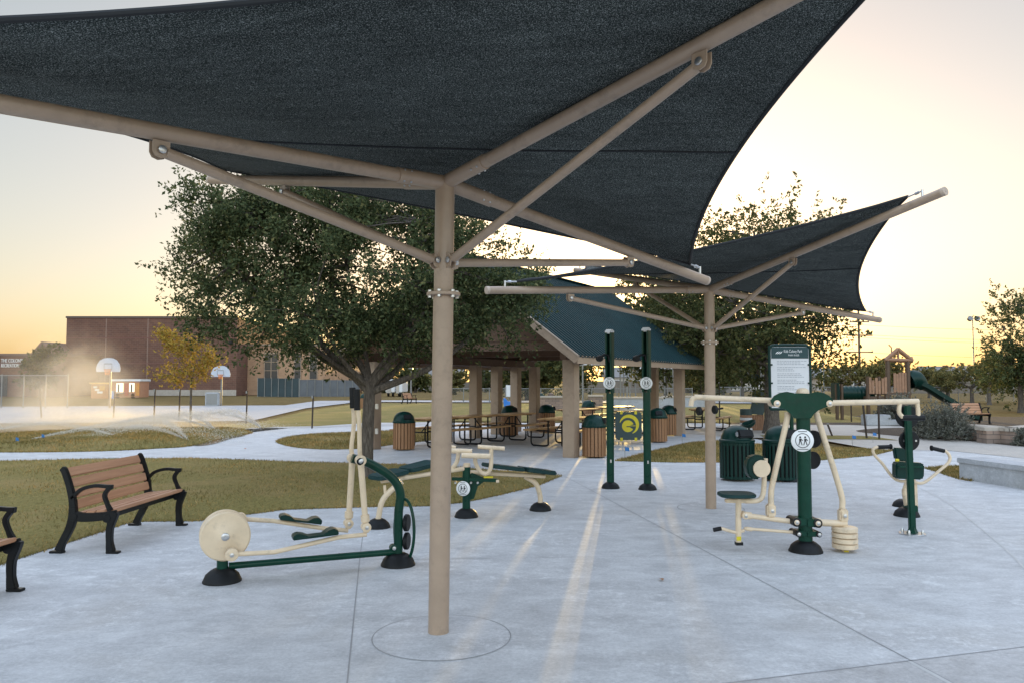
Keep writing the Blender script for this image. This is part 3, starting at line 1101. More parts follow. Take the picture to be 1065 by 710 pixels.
# ------------------------------------------------------------------ trees
def leaf_cloud(starts, dirs, lens, per, size, rg, droop=.0, spread=.10):
    """leaves set along twigs: starts, dirs (n x 3), lens (n)"""
    n = len(starts)
    t = rg.uniform(.08, 1.05, (n, per))
    pos = starts[:, None, :] + dirs[:, None, :] * (lens[:, None] * t)[:, :, None]
    pos = pos + np.clip(rg.normal(0, 1, pos.shape), -1.6, 1.6) * (spread * (1.1 - t * .75))[:, :, None]
    pos[:, :, 2] -= droop * (t ** 2) * lens[:, None]
    pos = pos.reshape(-1, 3)
    N = len(pos)
    ax = rg.normal(0, 1, (N, 3)) + np.repeat(dirs, per, axis=0) * .8
    ax /= np.linalg.norm(ax, axis=1, keepdims=True)
    b = rg.normal(0, 1, (N, 3))
    b -= ax * (b * ax).sum(1, keepdims=True)
    b /= np.linalg.norm(b, axis=1, keepdims=True)
    L = size * rg.uniform(.6, 1.35, (N, 1))
    W = L * rg.uniform(.38, .55, (N, 1)) * .5
    nn = np.cross(ax, b)
    v = np.zeros((N, 4, 3))
    v[:, 0] = pos - ax * L * .5
    v[:, 1] = pos + b * W + nn * W * .35
    v[:, 2] = pos + ax * L * .5
    v[:, 3] = pos - b * W + nn * W * .35
    return v.reshape(-1, 3), np.arange(N * 4).reshape(N, 4)

def tree(name, label, cat, base, trunk_h, trunk_r, lobes, clumps, twigs, per, leaf, mat, seed, group=None, twig_len=(.35, .75), limbs=7, up=.25, shell=.55, lean=(0, 0), clump_r=.30, hole=0):
    rg = np.random.default_rng(seed)
    rn = random.Random(seed)
    t = thing(name, label, cat, base, group)
    b = Vector(base)
    lob = [(Vector(c), Vector(r)) for c, r in lobes]
    vol = np.array([r.x * r.y * r.z for c, r in lob]) ** .75
    vol /= vol.sum()
    cen = []
    for i in range(clumps):
        c, r = lob[rg.choice(len(lob), p=vol)]
        d = rg.normal(0, 1, 3)
        d /= np.linalg.norm(d)
        q = shell + (1 - shell) * rg.uniform(0, 1) ** .6
        cen.append([c.x + d[0] * r.x * q, c.y + d[1] * r.y * q, c.z + d[2] * r.z * q])
    cen = np.array(cen)
    mid = np.average(np.array([list(c) for c, r in lob]), axis=0, weights=vol)
    # trunk and limbs
    top = b + Vector((lean[0], lean[1], trunk_h))
    mb = MB()
    tp = spline([b - Vector((0, 0, .08)), b + Vector((lean[0] * .15, lean[1] * .15, trunk_h * .35)), b + Vector((lean[0] * .6, lean[1] * .6, trunk_h * .72)), top], 5)
    k = len(tp)
    mb.tube(tp, [trunk_r * (1.45 if i == 0 else 1.18 if i == 1 else 1.05 if i == 2 else 1 - .22 * i / k) for i in range(k)], 14)
    ends = []
    order = np.argsort(rg.uniform(0, 1, clumps))
    # main limbs reach the lobes
    for i in range(limbs):
        c, r = lob[i % len(lob)]
        tgt = Vector((c.x + rn.uniform(-.5, .5) * r.x, c.y + rn.uniform(-.5, .5) * r.y, c.z + rn.uniform(-.3, .4) * r.z))
        st = tp[-1 - (i % 3)] if k > 4 else top
        m1 = st.lerp(tgt, .45) + Vector((rn.uniform(-.1, .1), rn.uniform(-.1, .1), -.06)) * (tgt - st).length
        pts = spline([st, m1, tgt], 6)
        r0 = trunk_r * rn.uniform(.42, .62)
        mb.tube(pts, [r0 * (1 - .75 * j / (len(pts) - 1)) for j in range(len(pts))], 8)
        ends.append(pts)
    allp = [p for e in ends for p in e[3:]] or [top]
    ap = np.array([list(p) for p in allp])
    for i in range(0, clumps):
        c = cen[i]
        j = int(np.argmin(((ap - c) ** 2).sum(1)))
        st, tg = allp[j], Vector(c)
        m1 = st.lerp(tg, .5) + Vector((rn.uniform(-.08, .08), rn.uniform(-.08, .08), rn.uniform(-.02, .1))) * (tg - st).length
        rr = min(.035, trunk_r * .2)
        mb.tube([st, m1, tg], [rr, rr * .6, rr * .25], 4, cap=False)
    mb.build('trunk', M_bark, t)
    out = cen - mid
    out /= np.maximum(np.linalg.norm(out, axis=1, keepdims=True), 1e-6)
    n = clumps * twigs
    idx = np.repeat(np.arange(clumps), twigs)
    d = rg.normal(0, 1, (n, 3)) * .85 + out[idx] * .75 + np.array([0, 0, up])
    d /= np.linalg.norm(d, axis=1, keepdims=True)
    st = cen[idx] + rg.normal(0, clump_r, (n, 3))
    ln = rg.uniform(twig_len[0], twig_len[1], n)
    v, f = leaf_cloud(st, d, ln, per, leaf, rg)
    fast_mesh('crown', v, f, mat, t)
    return t

# the live oak in the lawn between the benches and the pavilion
ob = G(381, 497)
Yo = ob.y
def lobe(px, py, Y, rx, rz, ry=None):       # a mass of leaves: centre and radii from its extent in the view
    c = P(px, py, Y)
    s = Y / F_PX
    return (c, Vector((rx * s, (ry or rx) * s, rz * s)))
tree('live_oak', 'broad dark live oak in the lawn in front of the pavilion', 'tree', ob, 1.75, .125,
     [lobe(390, 272, Yo, 118, 74, 110), lobe(280, 265, Yo + .2, 82, 62, 80), lobe(252, 226, Yo - .2, 60, 36), lobe(335, 225, Yo, 85, 38),
      lobe(485, 305, Yo + .2, 85, 60, 85), lobe(512, 315, Yo, 48, 36), lobe(262, 315, Yo, 66, 42), lobe(325, 336, Yo - .3, 90, 38), lobe(425, 334, Yo, 78, 30), lobe(430, 230, Yo, 80, 45), lobe(222, 272, Yo, 42, 34)],
     400, 13, 23, .075, M_oak, 3, twig_len=(.16, .62), limbs=11, shell=.42, lean=(.05, 0), clump_r=.09)
# young golden tree by the court
gb = G(198, 441)
tree('young_tree', 'small golden leaved tree left of the oak in front of the gym', 'tree', gb, 1.9, .05,
     [lobe(198, 384, gb.y, 15, 13), lobe(188, 364, gb.y, 14, 9), lobe(208, 368, gb.y, 13, 12), lobe(178, 351, gb.y, 12, 5), lobe(180, 388, gb.y, 12, 5)],
     46, 6, 12, .13, M_gold, 5, twig_len=(.25, .7), limbs=5, clump_r=.14, shell=.3)
# the big trees behind the pavilion and the far canopy
tb = G(803, 450)
tree('shade_tree', 'large dark tree behind the far canopy right of the pavilion roof', 'tree', tb, 2.6, .26,
     [lobe(790, 265, tb.y, 75, 52), lobe(770, 330, tb.y, 85, 42), lobe(825, 335, tb.y, 48, 38), lobe(720, 350, tb.y, 55, 36), lobe(800, 370, tb.y, 55, 25), lobe(735, 300, tb.y + .5, 60, 35)],
     230, 10, 17, .14, M_oakdark, 11, twig_len=(.4, .95), limbs=8, shell=.4, clump_r=.4)
tb2 = G(676, 436)
tree('shade_tree', 'dark tree behind the pavilion with sun shining through its leaves', 'tree', tb2, 3.0, .22,
     [lobe(700, 345, tb2.y, 55, 38), lobe(670, 360, tb2.y, 45, 28), lobe(740, 370, tb2.y, 45, 24), lobe(690, 318, tb2.y, 42, 26)],
     120, 8, 16, .2, M_oakdark, 12, twig_len=(.5, 1.1), limbs=6, shell=.35, clump_r=.4)
# right edge of the picture
rb = G(1062, 428)
tree('shade_tree', 'green tree cut by the right edge of the picture', 'tree', rb, 2.2, .16,
     [lobe(1062, 350, rb.y, 34, 40), lobe(1045, 375, rb.y, 24, 26), lobe(1082, 385, rb.y, 40, 30), lobe(1058, 320, rb.y, 20, 14)],
     130, 8, 16, .17, M_oak, 14, twig_len=(.4, .9), limbs=6, shell=.4, clump_r=.35)
small = [
    (1011, 418.5, 'round topped field tree left of the right edge tree', [(1013, 392, 28, 16), (1030, 388, 22, 14), (1000, 396, 12, 8)], M_far, 44, 7),
    (1029, 420, 'slim field tree just left of the right edge tree', [(1034, 392, 15, 13), (1040, 382, 12, 9)], M_far, 30, 7),
    (986, 417, 'field tree with a dark crown beside the round topped one', [(986, 394, 11, 9), (978, 398, 8, 6)], M_far, 26, 7),
    (967, 413, 'distant tree between playground tower and house', [(967, 392, 17, 7), (957, 396, 9, 6)], M_far, 30, 7),
    (884, 412, 'bushy tree beside the power pole left of the tower', [(884, 390, 26, 15), (868, 397, 16, 10), (905, 392, 16, 15)], M_far, 66, 7),
    (925, 411, 'tree right behind the playground tower', [(925, 388, 18, 13), (938, 396, 12, 9)], M_far, 44, 7),
    (42, 413, 'round bush tree beside the entrance lettering', [(46, 383, 19, 17), (53, 366, 12, 8), (40, 394, 14, 9)], M_oakdark, 60, 7),
]
for i, (px, py, lab_, lb, mat_, ncl, tw) in enumerate(small):
    bb = G(px, py)
    Yb = bb.y
    tree('field_tree', lab_, 'tree', bb, max(1.0, P(px, 402, Yb).z), .004 * Yb * .5 + .03, [lobe(a, b2_, Yb, c_, d_) for a, b2_, c_, d_ in lb], ncl, tw, 12, .0042 * Yb, mat_, 30 + i, 'small trees round the field',
         twig_len=(.005 * Yb, .011 * Yb), limbs=5, shell=.3, clump_r=.0035 * Yb)
# the wooded edge of the park beyond the field, tree by tree
rn = random.Random(5)
edge = [(392, 'left of the pavilion nearest the white trailers', 393, 17), (412, 'behind the white trailers', 393, 19), (432, 'left of the near canopy post', 393, 15), (468, 'just right of the near canopy post', 393, 17), (505, 'between the left pavilion columns', 393, 14), (535, 'behind the back left column', 393, 14), (567, 'seen right of the back left column', 393, 14), (722, 'beyond the right pavilion column', 393, 15), (752, 'behind the far canopy post', 393, 15), (1090, 'past the far right edge', 393, 19)]
for i, (px, lab_, cy, rr_) in enumerate(edge):
    Yb = 118 + rn.uniform(-8, 22)
    bb = P(px, 400, Yb)
    bb.z = -.05
    tree('edge_tree', 'distant tree ' + lab_, 'tree', bb, 2.2, .2, [lobe(px, cy, Yb, rr_, rr_ * .6), lobe(px + rn.uniform(-.6, .6) * rr_, cy + 5, Yb, rr_ * .6, rr_ * .4)], 34, 6, 10, .62, M_far if i % 2 else M_oakdark, 60 + i, 'distant trees beyond the field',
         twig_len=(.7, 1.5), limbs=4, shell=.3, clump_r=.5)

for i, (px, cy, Yb, r_, lab_) in enumerate([(692, 362, 72, 26, 'left of three full trees behind the right pavilion columns'), (728, 358, 78, 36, 'middle of three full trees behind the right pavilion columns, the tallest'), (772, 364, 74, 34, 'right of three full trees behind the right pavilion columns'), (548, 372, 76, 26, 'left of two full trees behind the left pavilion columns'), (592, 368, 70, 26, 'right of two full trees behind the left pavilion columns')]):
    bb = P(px, 400, Yb)
    bb.z = -.05
    tree('full_tree', lab_, 'tree', bb, 2.0, .2, [lobe(px, cy, Yb, r_, 30), lobe(px - r_ * .5, cy + 14, Yb, r_ * .6, 20), lobe(px + r_ * .5, cy + 12, Yb, r_ * .6, 20)], 110, 8, 14, .34, M_oakdark, 90 + i, 'full trees behind the pavilion', twig_len=(.6, 1.2), limbs=6, shell=.25, clump_r=.5)

# ------------------------------------------------------------------ cantilever shade canopies
def coons(C1, C2, C3, C4, sag, n=64, zs=-.03):
    """four-corner sail; the edges curve in towards the middle. order C1-C2-C3-C4 round the sail"""
    cen = (C1 + C2 + C3 + C4) / 4
    def edge(a, b):
        m = (a + b) / 2
        inn = cen - m
        inn.z = 0
        inn = inn.normalized() * sag * (b - a).length
        inn.z = zs
        return lambda t: a.lerp(b, t) + inn * 4 * t * (1 - t)
    e12, e23, e43, e14 = edge(C1, C2), edge(C2, C3), edge(C4, C3), edge(C1, C4)
    g = []
    for i in range(n + 1):
        u = i / n
        row = []
        for j in range(n + 1):
            v = j / n
            p = e12(u) * (1 - v) + e43(u) * v + e14(v) * (1 - u) + e23(v) * u
            p -= C1 * (1 - u) * (1 - v) + C2 * u * (1 - v) + C3 * u * v + C4 * (1 - u) * v
            row.append(p)
        g.append(row)
    for i in range(n + 1):                     # tension folds running out of the corners
        for j in range(n + 1):
            p = g[i][j]
            for k, c in enumerate((C1, C2, C3, C4)):
                d = p - c
                r_ = math.hypot(d.x, d.y)
                a_ = math.atan2(d.y, d.x)
                p.z += .022 * min(1, r_ / .3) * math.exp(-r_ / .95) * math.sin(a_ * 13 + k)
    return g
def canopy(label, base, top, tips, straps, collar_z, grp, strut_z, att, cross):
    t = thing('shade_canopy', label, 'shade canopy', base, grp)
    b, tp = Vector(base), Vector(top)
    ax = (tp - b).normalized()
    MB().tube([b, b + ax * ((collar_z - .012) / ax.z)], .073, 32).build('post', M_tan, t)
    c0 = b + ax * (collar_z / ax.z)
    MB().lathe([(.07, -.012), (.118, -.012), (.121, -.009), (.121, .009), (.118, .012), (.07, .012)], c0, ax, 32).build('flange', M_tan, t)
    mb = MB()
    for k in range(6):
        an = 2 * PI * k / 6 + .3
        p = c0 + Vector((math.cos(an), math.sin(an), 0)) * .098
        mb.lathe([(.015, -.028), (.015, .026), (.010, .030)], p, (0, 0, 1), 6)
    each(mb, 'flange_bolt', M_steel, t)
    MB().tube([c0 + ax * .012, tp - ax * .015], .070, 32).build('upper_post', M_tan, t)
    MB().lathe([(.0, .012), (.05, .010), (.073, 0), (.073, -.02)], tp - ax * .01, ax, 32).build('post_cap', M_tan, t)
    corners = []
    for i, tip in enumerate(tips):
        tip = Vector(tip)
        d = (tip - tp).normalized()
        st = tp - ax * .03 + d * .02
        slv = st + d * .42
        sl = MB().tube([st, slv], .052, 24).build('arm_sleeve', M_tan, t)
        mbb = MB()
        for q in (.32, .38):
            for an in (0, PI / 2, PI):
                s1 = d.orthogonal().normalized()
                s1 = Quaternion(d, an) @ s1
                mbb.lathe([(.008, 0), (.008, .006), (.004, .009)], st + d * q + s1 * .051, s1, 8)
        each(mbb, 'screw', M_steel, sl)
        a = MB().tube([slv - d * .02, tip], .0455, 28).build('arm', M_tan, t)
        MB().lathe([(.047, -.03), (.047, .004), (.042, .008), (0.012, .008), (.010, .012), (0, .012)], tip, d, 28, cap=False).build('end_cap', M_tancap, a)
        # upstand near the tip that holds the corner of the fabric
        up = (tip - d * straps[i])
        hk = MB()
        hk.tube([up + Vector((0, 0, .03)), up + Vector((0, 0, .115))], .013, 12)
        hk.tube([up + Vector((0, 0, .10)), up + Vector((0, 0, .10)) - d * .16], .009, 8)
        hk.lathe([(.017, -.02), (.017, .02)], up + Vector((0, 0, .10)) - d * .06, d, 10)
        hk.build('corner_fitting', M_steel, a)
        corners.append(up + Vector((0, 0, .105)) - d * .17)
        # brace from the post to the arm
        s0 = b + ax * (strut_z / ax.z)
        hd = Vector((d.x, d.y, 0)).normalized()
        p0 = s0 + hd * .085
        p1 = st + d * att[i] - Vector((0, 0, .085))
        sd = (p1 - p0).normalized()
        br = MB().tube([p0 + sd * .03, p1 - sd * .03], .031, 20).build('brace', M_tan, t)
        lug = MB()
        side = hd.cross(Vector((0, 0, 1)))
        for s in (-.022, .022):
            lug.prism([p0 + side * s + hd * x + Vector((0, 0, z)) for x, z in ((-.03, -.06), (.02, -.045), (.035, 0), (.02, .045), (-.03, .06))], side * .008)
        for s in (-.022, .022):
            cc = p1
            lug.prism([cc + side * s + hd * x * .045 + Vector((0, 0, z)) for x, z in ((-1, .05), (1, .05), (1.0, -.01), (.7, -.035), (0, -.045), (-.7, -.035), (-1, -.01))], side * .008)
        each(lug, 'lug', M_tan, br)
        bo = MB()
        for p in (p0, p1):
            bo.lathe([(.018, -.042), (.022, -.040), (.022, -.032), (.010, -.032), (.010, .032), (.022, .032), (.022, .040), (.018, .042)], p, side, 12)
        each(bo, 'bolt', M_steel, br)
    g = coons(*corners, .062)
    n = len(g) - 1
    vs = np.array([p for r_ in g for p in r_])
    fs = [(i * (n + 1) + j, (i + 1) * (n + 1) + j, (i + 1) * (n + 1) + j + 1, i * (n + 1) + j + 1) for i in range(n) for j in range(n)]
    fo = fast_mesh('canopy', vs, fs, M_fabric, t, smooth=True)
    so = fo.modifiers.new('thickness', 'SOLIDIFY')
    so.thickness = .003
    rim = [g[i][0] for i in range(n)] + [g[n][j] for j in range(n)] + [g[n - i][n] for i in range(n)] + [g[0][n - j] for j in range(n)]
    MB().tube(rim, .016, 8, closed=True).build('hem', M_hem, fo)
    sm = MB()
    for fr in cross:
        row = []
        for i in range(n + 1):
            q = fr * n
            j = int(q)
            row.append(g[i][j].lerp(g[i][min(j + 1, n)], q - j) - Vector((0, 0, .004)))
        sm.tube(row, .010, 6)
    sm.build('seam', M_hem, fo)
    return g
b1, t1 = G(456, 657), None
t1 = P(463, 186, b1.y)
d3 = P(735, 292, 7.75)
d4 = P(219, 187, 7.85)
d1v = P(0, 106, 3.5)
d1 = t1 + (d1v - t1).normalized() * 3.95
d2v = P(815, -2, 3.60)
d2 = t1 + (d2v - t1).normalized() * 3.85
canopy('large near canopy of dark mesh whose tan post stands in a round footing', b1, t1, [d1, d2, d3, d4], [.12, .12, .12, .12], 2.375, 'cantilever shade canopies', 2.61,
       [(P(153, 148, 4.25) - t1).length, (P(740, 46, 4.05) - t1).length, (P(637, 266, 7.0) - t1).length, (P(310, 197, 7.0) - t1).length], [.5])
b2 = G(739.5, 528)
t2 = P(737.5, 299, b2.y)
e_rn = P(983, 199, 7.75)
e_rf = P(915, 333, 12.3)
e_ln = P(506, 302, 9.15)
e_lf = t2 - (e_rn - t2) + Vector((0, 0, 1.30))
canopy('smaller far canopy of dark mesh rising to the right behind the first', b2, t2, [e_ln, e_rn, e_rf, e_lf], [.25, .25, .15, .15], 2.30, 'cantilever shade canopies', 2.50,
       [2.3, 1.5, 1.75, 1.7], [.5])

# ------------------------------------------------------------------ outdoor fitness stations
def foot(t, p, r=.16, h=.10, name='foot'):
    p = Vector(p)
    f = MB().lathe([(r, 0), (r * 1.0, .012), (r * .97, .02), (r * .86, h * .55), (r * .62, h * .85), (r * .42, h), (.0, h)], p, (0, 0, 1), 36, cap=False).build(name, M_rubber, t)
    return f
def pivot(t, p, ax, r=.045, w=.07, mat=None, name='pivot', cap=True):
    ax = Vector(ax).normalized()
    m = MB().lathe([(r * .8, -w / 2 - .004), (r, -w / 2), (r, w / 2), (r * .8, w / 2 + .004)], p, ax, 24).build(name, mat or M_cream, t)
    if cap:
        each(MB().lathe([(.018, w / 2 + .004), (.018, w / 2 + .012), (.006, w / 2 + .015)], p, ax, 12).lathe([(.018, -w / 2 - .004), (.018, -w / 2 - .012), (.006, -w / 2 - .015)], p, ax, 12), 'bolt_cap', M_steel, m)
    return m
def rod(t, pts, r, mat, name, n=14, smooth=0):
    if smooth:
        pts = spline(pts, smooth)
    return MB().tube(pts, r, n).build(name, mat, t)
def disc_sign(t, p, facing, r=.115, name='sign_disc', icon=True):
    f = Vector(facing)
    f.z = 0
    f.normalize()
    d = MB().lathe([(r, -.012), (r, 0), (r - .006, .004)], p, f, 40).build(name, M_white, t)
    if icon:
        side = Vector((0, 0, 1)).cross(f)
        a = MB()
        n = 40
        q = Vector(p) + f * .0065
        vs = []
        for i in range(n):
            an = 2 * PI * i / n
            for rr in (r * .60, r * .66):
                vs.append(q + side * math.cos(an) * rr + Vector((0, 0, 1)) * math.sin(an) * rr)
        a.add(vs, [(2 * i, 2 * i + 1, (2 * i + 3) % (2 * n), (2 * i + 2) % (2 * n)) for i in range(n)])
        a.build('ring_mark', M_ink, d)
        for s in (-1, 1):
            fig = MB()
            c = q + side * s * r * .22
            hd = [c + side * math.cos(2 * PI * i / 12) * r * .09 + Vector((0, 0, r * .30 + math.sin(2 * PI * i / 12) * r * .09)) for i in range(12)]
            fig.add(hd, [tuple(range(12))])
            def pl(pp):
                fig.add([c + side * x * r + Vector((0, 0, z * r)) for x, z in pp], [tuple(range(len(pp)))])
            pl([(-.10, .18), (.12, .18), (.10, -.08), (-.08, -.08)])
            pl([(.10, .16), (.26, .02), (.22, -.03), (.08, .08)])
            pl([(-.08, -.08), (.0, -.08), (-.10, -.42), (-.17, -.40)])
            pl([(.02, -.08), (.10, -.08), (.20, -.38), (.13, -.42)])
            fig.build('figure_mark', M_ink, d, smooth=False)
        each(MB().add([q + side * x * r + Vector((0, 0, z * r)) for x, z in ((-.4, .78), (.4, .78), (.4, .84), (-.4, .84))], [(0, 1, 2, 3)]).add([q + side * x * r + Vector((0, 0, z * r)) for x, z in ((-.5, -.80), (.5, -.80), (.5, -.75), (-.5, -.75))], [(0, 1, 2, 3)]), 'caption_mark', M_ink, d, smooth=False)
    return d

# --- elliptical trainer (left)
b1_, b2_ = G(231, 604), G(414, 587)
pl = Plane(b1_, b2_)
Q = pl.Q
n_ = pl.n
el = thing('elliptical_trainer', 'green and cream elliptical trainer with a large round cream flywheel', 'exercise machine', (b1_ + b2_) / 2)
foot(el, b1_, .165, .115)
foot(el, b2_, .165, .115)
c = Q(234, 556)
rod(el, [b1_ + Vector((0, 0, .09)), Vector((b1_.x, b1_.y, c.z - .1))], .048, M_green, 'rear_post', 20)
for w, nm in ((.055, 'flywheel'), (-.085, 'flywheel')):
    fw = MB().lathe([(.200, -.022), (.212, -.012), (.212, .012), (.200, .022), (.06, .022), (.052, .027), (.0, .027)], c + n_ * w, n_, 56, cap=False)
    fw.lathe([(.0, -.022), (.200, -.022)], c + n_ * w, n_, 56, cap=False)
    f = fw.build(nm, M_cream, el)
    MB().lathe([(.034, .022), (.034, .034), (.028, .038), (.012, .038), (.012, .044), (0, .044)], c + n_ * w, n_, 20, cap=False).build('hub', M_steel, f)
MB().lathe([(.15, -.11), (.15, .05)], c - n_ * .015, n_, 40).build('wheel_drum', M_cream, el)
# ground bar and front post
rod(el, [Q(238, 588), Q(414, 573)], .030, M_green, 'base_bar', 18)
fp = b2_
hz = Q(404, 525).z
rod(el, [fp + Vector((0, 0, .09)), Vector((fp.x, fp.y, Q(416, 535).z)), Q(416.5, 515), Q(413, 503), Q(405, 494), Q(393, 486), Q(380, 479.5), Q(366, 476)], .043, M_green, 'front_post', 20, 5)
pivot(el, Q(371, 477.5), n_, .035, .34, M_iron, 'lever_axle', True)
# near and far levers with pedals
for s, (g1_, g2_, jt, lo, ped0, ped1, whl) in {1: ((371, 411), (373.5, 440), (375, 478), (381, 553), (310, 566), (353, 558), (241, 576)), -1: ((366.5, 409), (368, 440), (366.5, 476), (362, 549), (300, 546), (338, 549), (250, 539))}.items():
    w = .13 * s
    J = Q(*jt, w)
    LO = Q(*lo, w)
    lv = rod(el, [Q(*g1_, w), Q(*g2_, w), Q(jt[0] - 1, jt[1] - 12, w), J], .021, M_cream, 'hand_lever', 14, 4)
    rod(lv, [Q(*g1_, w) + Vector((0, 0, .06)), Q(g1_[0] + .6, g1_[1] + 15, w)], .030, M_rubber, 'grip', 14)
    pivot(el, J, n_, .048, .075)
    rod(el, [J, J.lerp(LO, .12), LO], [.034, .030, .027], M_cream, 'swing_arm', 16)
    rod(el, [LO + (J - LO).normalized() * .16, LO + (J - LO).normalized() * .10], .041, M_cream, 'collar', 16)
    pivot(el, LO + (J - LO).normalized() * .05, n_, .042, .085)
    W = Q(*whl, w)
    arm = rod(el, [W, Q((whl[0] + ped0[0]) / 2 + 10, (whl[1] * .55 + ped0[1] * .45) + (2 if s > 0 else -1), w), Q(*ped1, w), LO - (J - LO).normalized() * .02], .021, M_cream, 'pedal_arm', 14)
    pivot(el, W, n_, .055, .06)
    # tread with raised ends
    A = Q(304 if s > 0 else 290, 563.5 if s > 0 else 542, w) + Vector((0, 0, .018))
    Bp = Q(351 if s > 0 else 333, 557.5 if s > 0 else 547, w) + Vector((0, 0, .018))
    d = (Bp - A)
    L = d.length
    d.normalize()
    up = d.cross(n_)
    if up.z < 0:
        up = -up
    prof = [(0, .01), (.0, .045), (.10, .062), (.24, .05), (.34, .028), (.66, .028), (.78, .06), (.90, .072), (1, .05), (1, .01)]
    pdl = MB().prism([A + d * (x * L) + up * z - n_ * .075 for x, z in prof], n_ * .15).build('pedal', M_dgreen, el, bevel=.006)
# oval guard and its two backed discs
oc = Q(420.5, 551)
ov = [oc + pl.u * (math.cos(a) * .07) + n_ * (math.cos(a) * .10) + Vector((0, 0, math.sin(a) * .30)) for a in [2 * PI * i / 40 for i in range(40)]]
MB().tube(ov, .015, 12, closed=True).build('oval_guard', M_green, el)
for py in (543, 562):
    MB().lathe([(.075, -.02), (.082, -.014), (.082, .014), (.075, .02)], Q(423, py, -.02), pl.u * .9 + n_ * .55, 28).build('guard_disc', M_rubber, el)
pivot(el, Q(409, 569), n_, .035, .06, M_green)

# --- double sit-up bench (behind the near post)
c0 = G(485, 537)
sb = thing('sit_up_bench', 'double sit up bench with two green boards on a round green post', 'exercise machine', c0)
pm = Plane(G(395, 548), G(562, 530))
Q = pm.Q
foot(sb, c0, .155, .11)
tz = P(485, 485, c0.y).z
rod(sb, [c0 + Vector((0, 0, .09)), Vector((c0.x, c0.y, tz))], .052, M_green, 'post', 20)
MB().lathe([(.048, 0), (.048, .035), (.04, .05), (0, .052)], (c0.x, c0.y, tz), (0.12, 0, 1), 20, cap=False).build('post_cap', M_cream, sb)
disc_sign(sb, P(481.5, 507.5, c0.y - .075), (-.35, -1, 0), .095)
MB().bar(P(470, 497, c0.y), P(518, 499, c0.y), .07, .045).build('cross_plate', M_green, sb, bevel=.006)
for px in (474, 480, 490, 497):
    MB().lathe([(.014, -.055), (.014, .055)], P(px, 501, c0.y), (0, 1, 0), 10).build('bolt', M_steel, sb)
MB().prism([P(486, 489, c0.y), P(507, 498, c0.y), P(497, 505, c0.y), P(493, 518, c0.y), P(486, 520, c0.y)], (0, .05, 0)).build('gusset', M_green, sb)
for side, lg, lp, hp, w in ((0, (393, 548), (388, 499), (452, 482), .17), (1, (562, 530), (575, 493), (505, 485), .17)):
    f0 = G(*lg)
    foot(sb, f0, .15, .105)
    lo, hi = P(lp[0], lp[1], f0.y), P(hp[0], hp[1], c0.y + (.05 if side else -.05))
    d = (hi - lo).normalized()
    if side == 0:
        rod(sb, [f0 + Vector((0, 0, .08)), P(397, 522, f0.y), P(405, 511, f0.y), P(418, 500, f0.y)], .034, M_cream, 'leg', 16, 5)
        rod(sb, [P(400, 504, f0.y), P(401, 516, f0.y)], .018, M_cream, 'stay', 10)
    else:
        rod(sb, [f0 + Vector((0, 0, .08)), P(561.5, 514, f0.y), P(557, 502, f0.y), P(546, 495, f0.y)], .034, M_cream, 'leg', 16, 5)
    wv = d.cross(Vector((0, 0, 1))).normalized()
    upv = wv.cross(d).normalized()
    if upv.z < 0:
        upv = -upv
    MB().tube([lo.lerp(hi, .12) - upv * .035, Vector((c0.x, c0.y, hi.z - .06))], .028, 14).build('rail', M_cream, sb)
    L = (hi - lo).length
    for a, b in ((0, .46), (.48, 1.0)):
        p, q = lo.lerp(hi, a), lo.lerp(hi, b)
        bd = MB()
        ol = []
        e = (q - p)
        for x, y in ((0, -.55), (.06, -.85), (.2, -1), (.94, -1), (1, -.85), (1, .85), (.94, 1), (.2, 1), (.06, .85), (0, .55)):
            ol.append(p + e * x + wv * y * w)
        bd.prism(ol, upv * .05)
        pad = bd.build('bench_pad', M_teal, sb, bevel=.012)
    if side == 1:
        for k in range(9):
            p = lo.lerp(hi, .06 + k * .05) + upv * .052
            MB().bar(p - wv * .15, p + wv * .15, .016, .012).build('grip_ridge', M_teal, sb)
# handles and foot rollers, cream tube
def hd_(a, b, r, Y, nm='foot_roller'):
    rod(sb, [P(*a, Y), P(*b, Y)], r, M_cream, nm, 18)
hd_((497, 464), (525, 466), .028, c0.y - .12)
hd_((480, 473), (510, 474), .034, c0.y - .25)
hd_((465, 468), (491, 469), .034, c0.y - .15)
hd_((455, 461), (474, 465), .026, c0.y)
rod(sb, [P(511, 466, c0.y - .12), P(510.5, 485, c0.y - .1), P(506, 492, c0.y - .08), P(500, 490, c0.y - .08), P(495, 482, c0.y - .12), P(494, 474, c0.y - .22)], .027, M_cream, 'handle_tube', 14, 5)
rod(sb, [P(477, 470, c0.y - .15), P(475, 480, c0.y - .12), P(468, 489, c0.y - .08)], .027, M_cream, 'handle_tube', 14, 5)
MB().box(P(508, 495.5, c0.y - .03), (.12, .05, .02)).build('warning_label', M_yellow, sb)
each(MB().lathe([(.02, -.02), (.02, .02)], P(517.5, 500, c0.y - .05), (1, 0, 0), 10), 'end_stop', M_cream, sb)

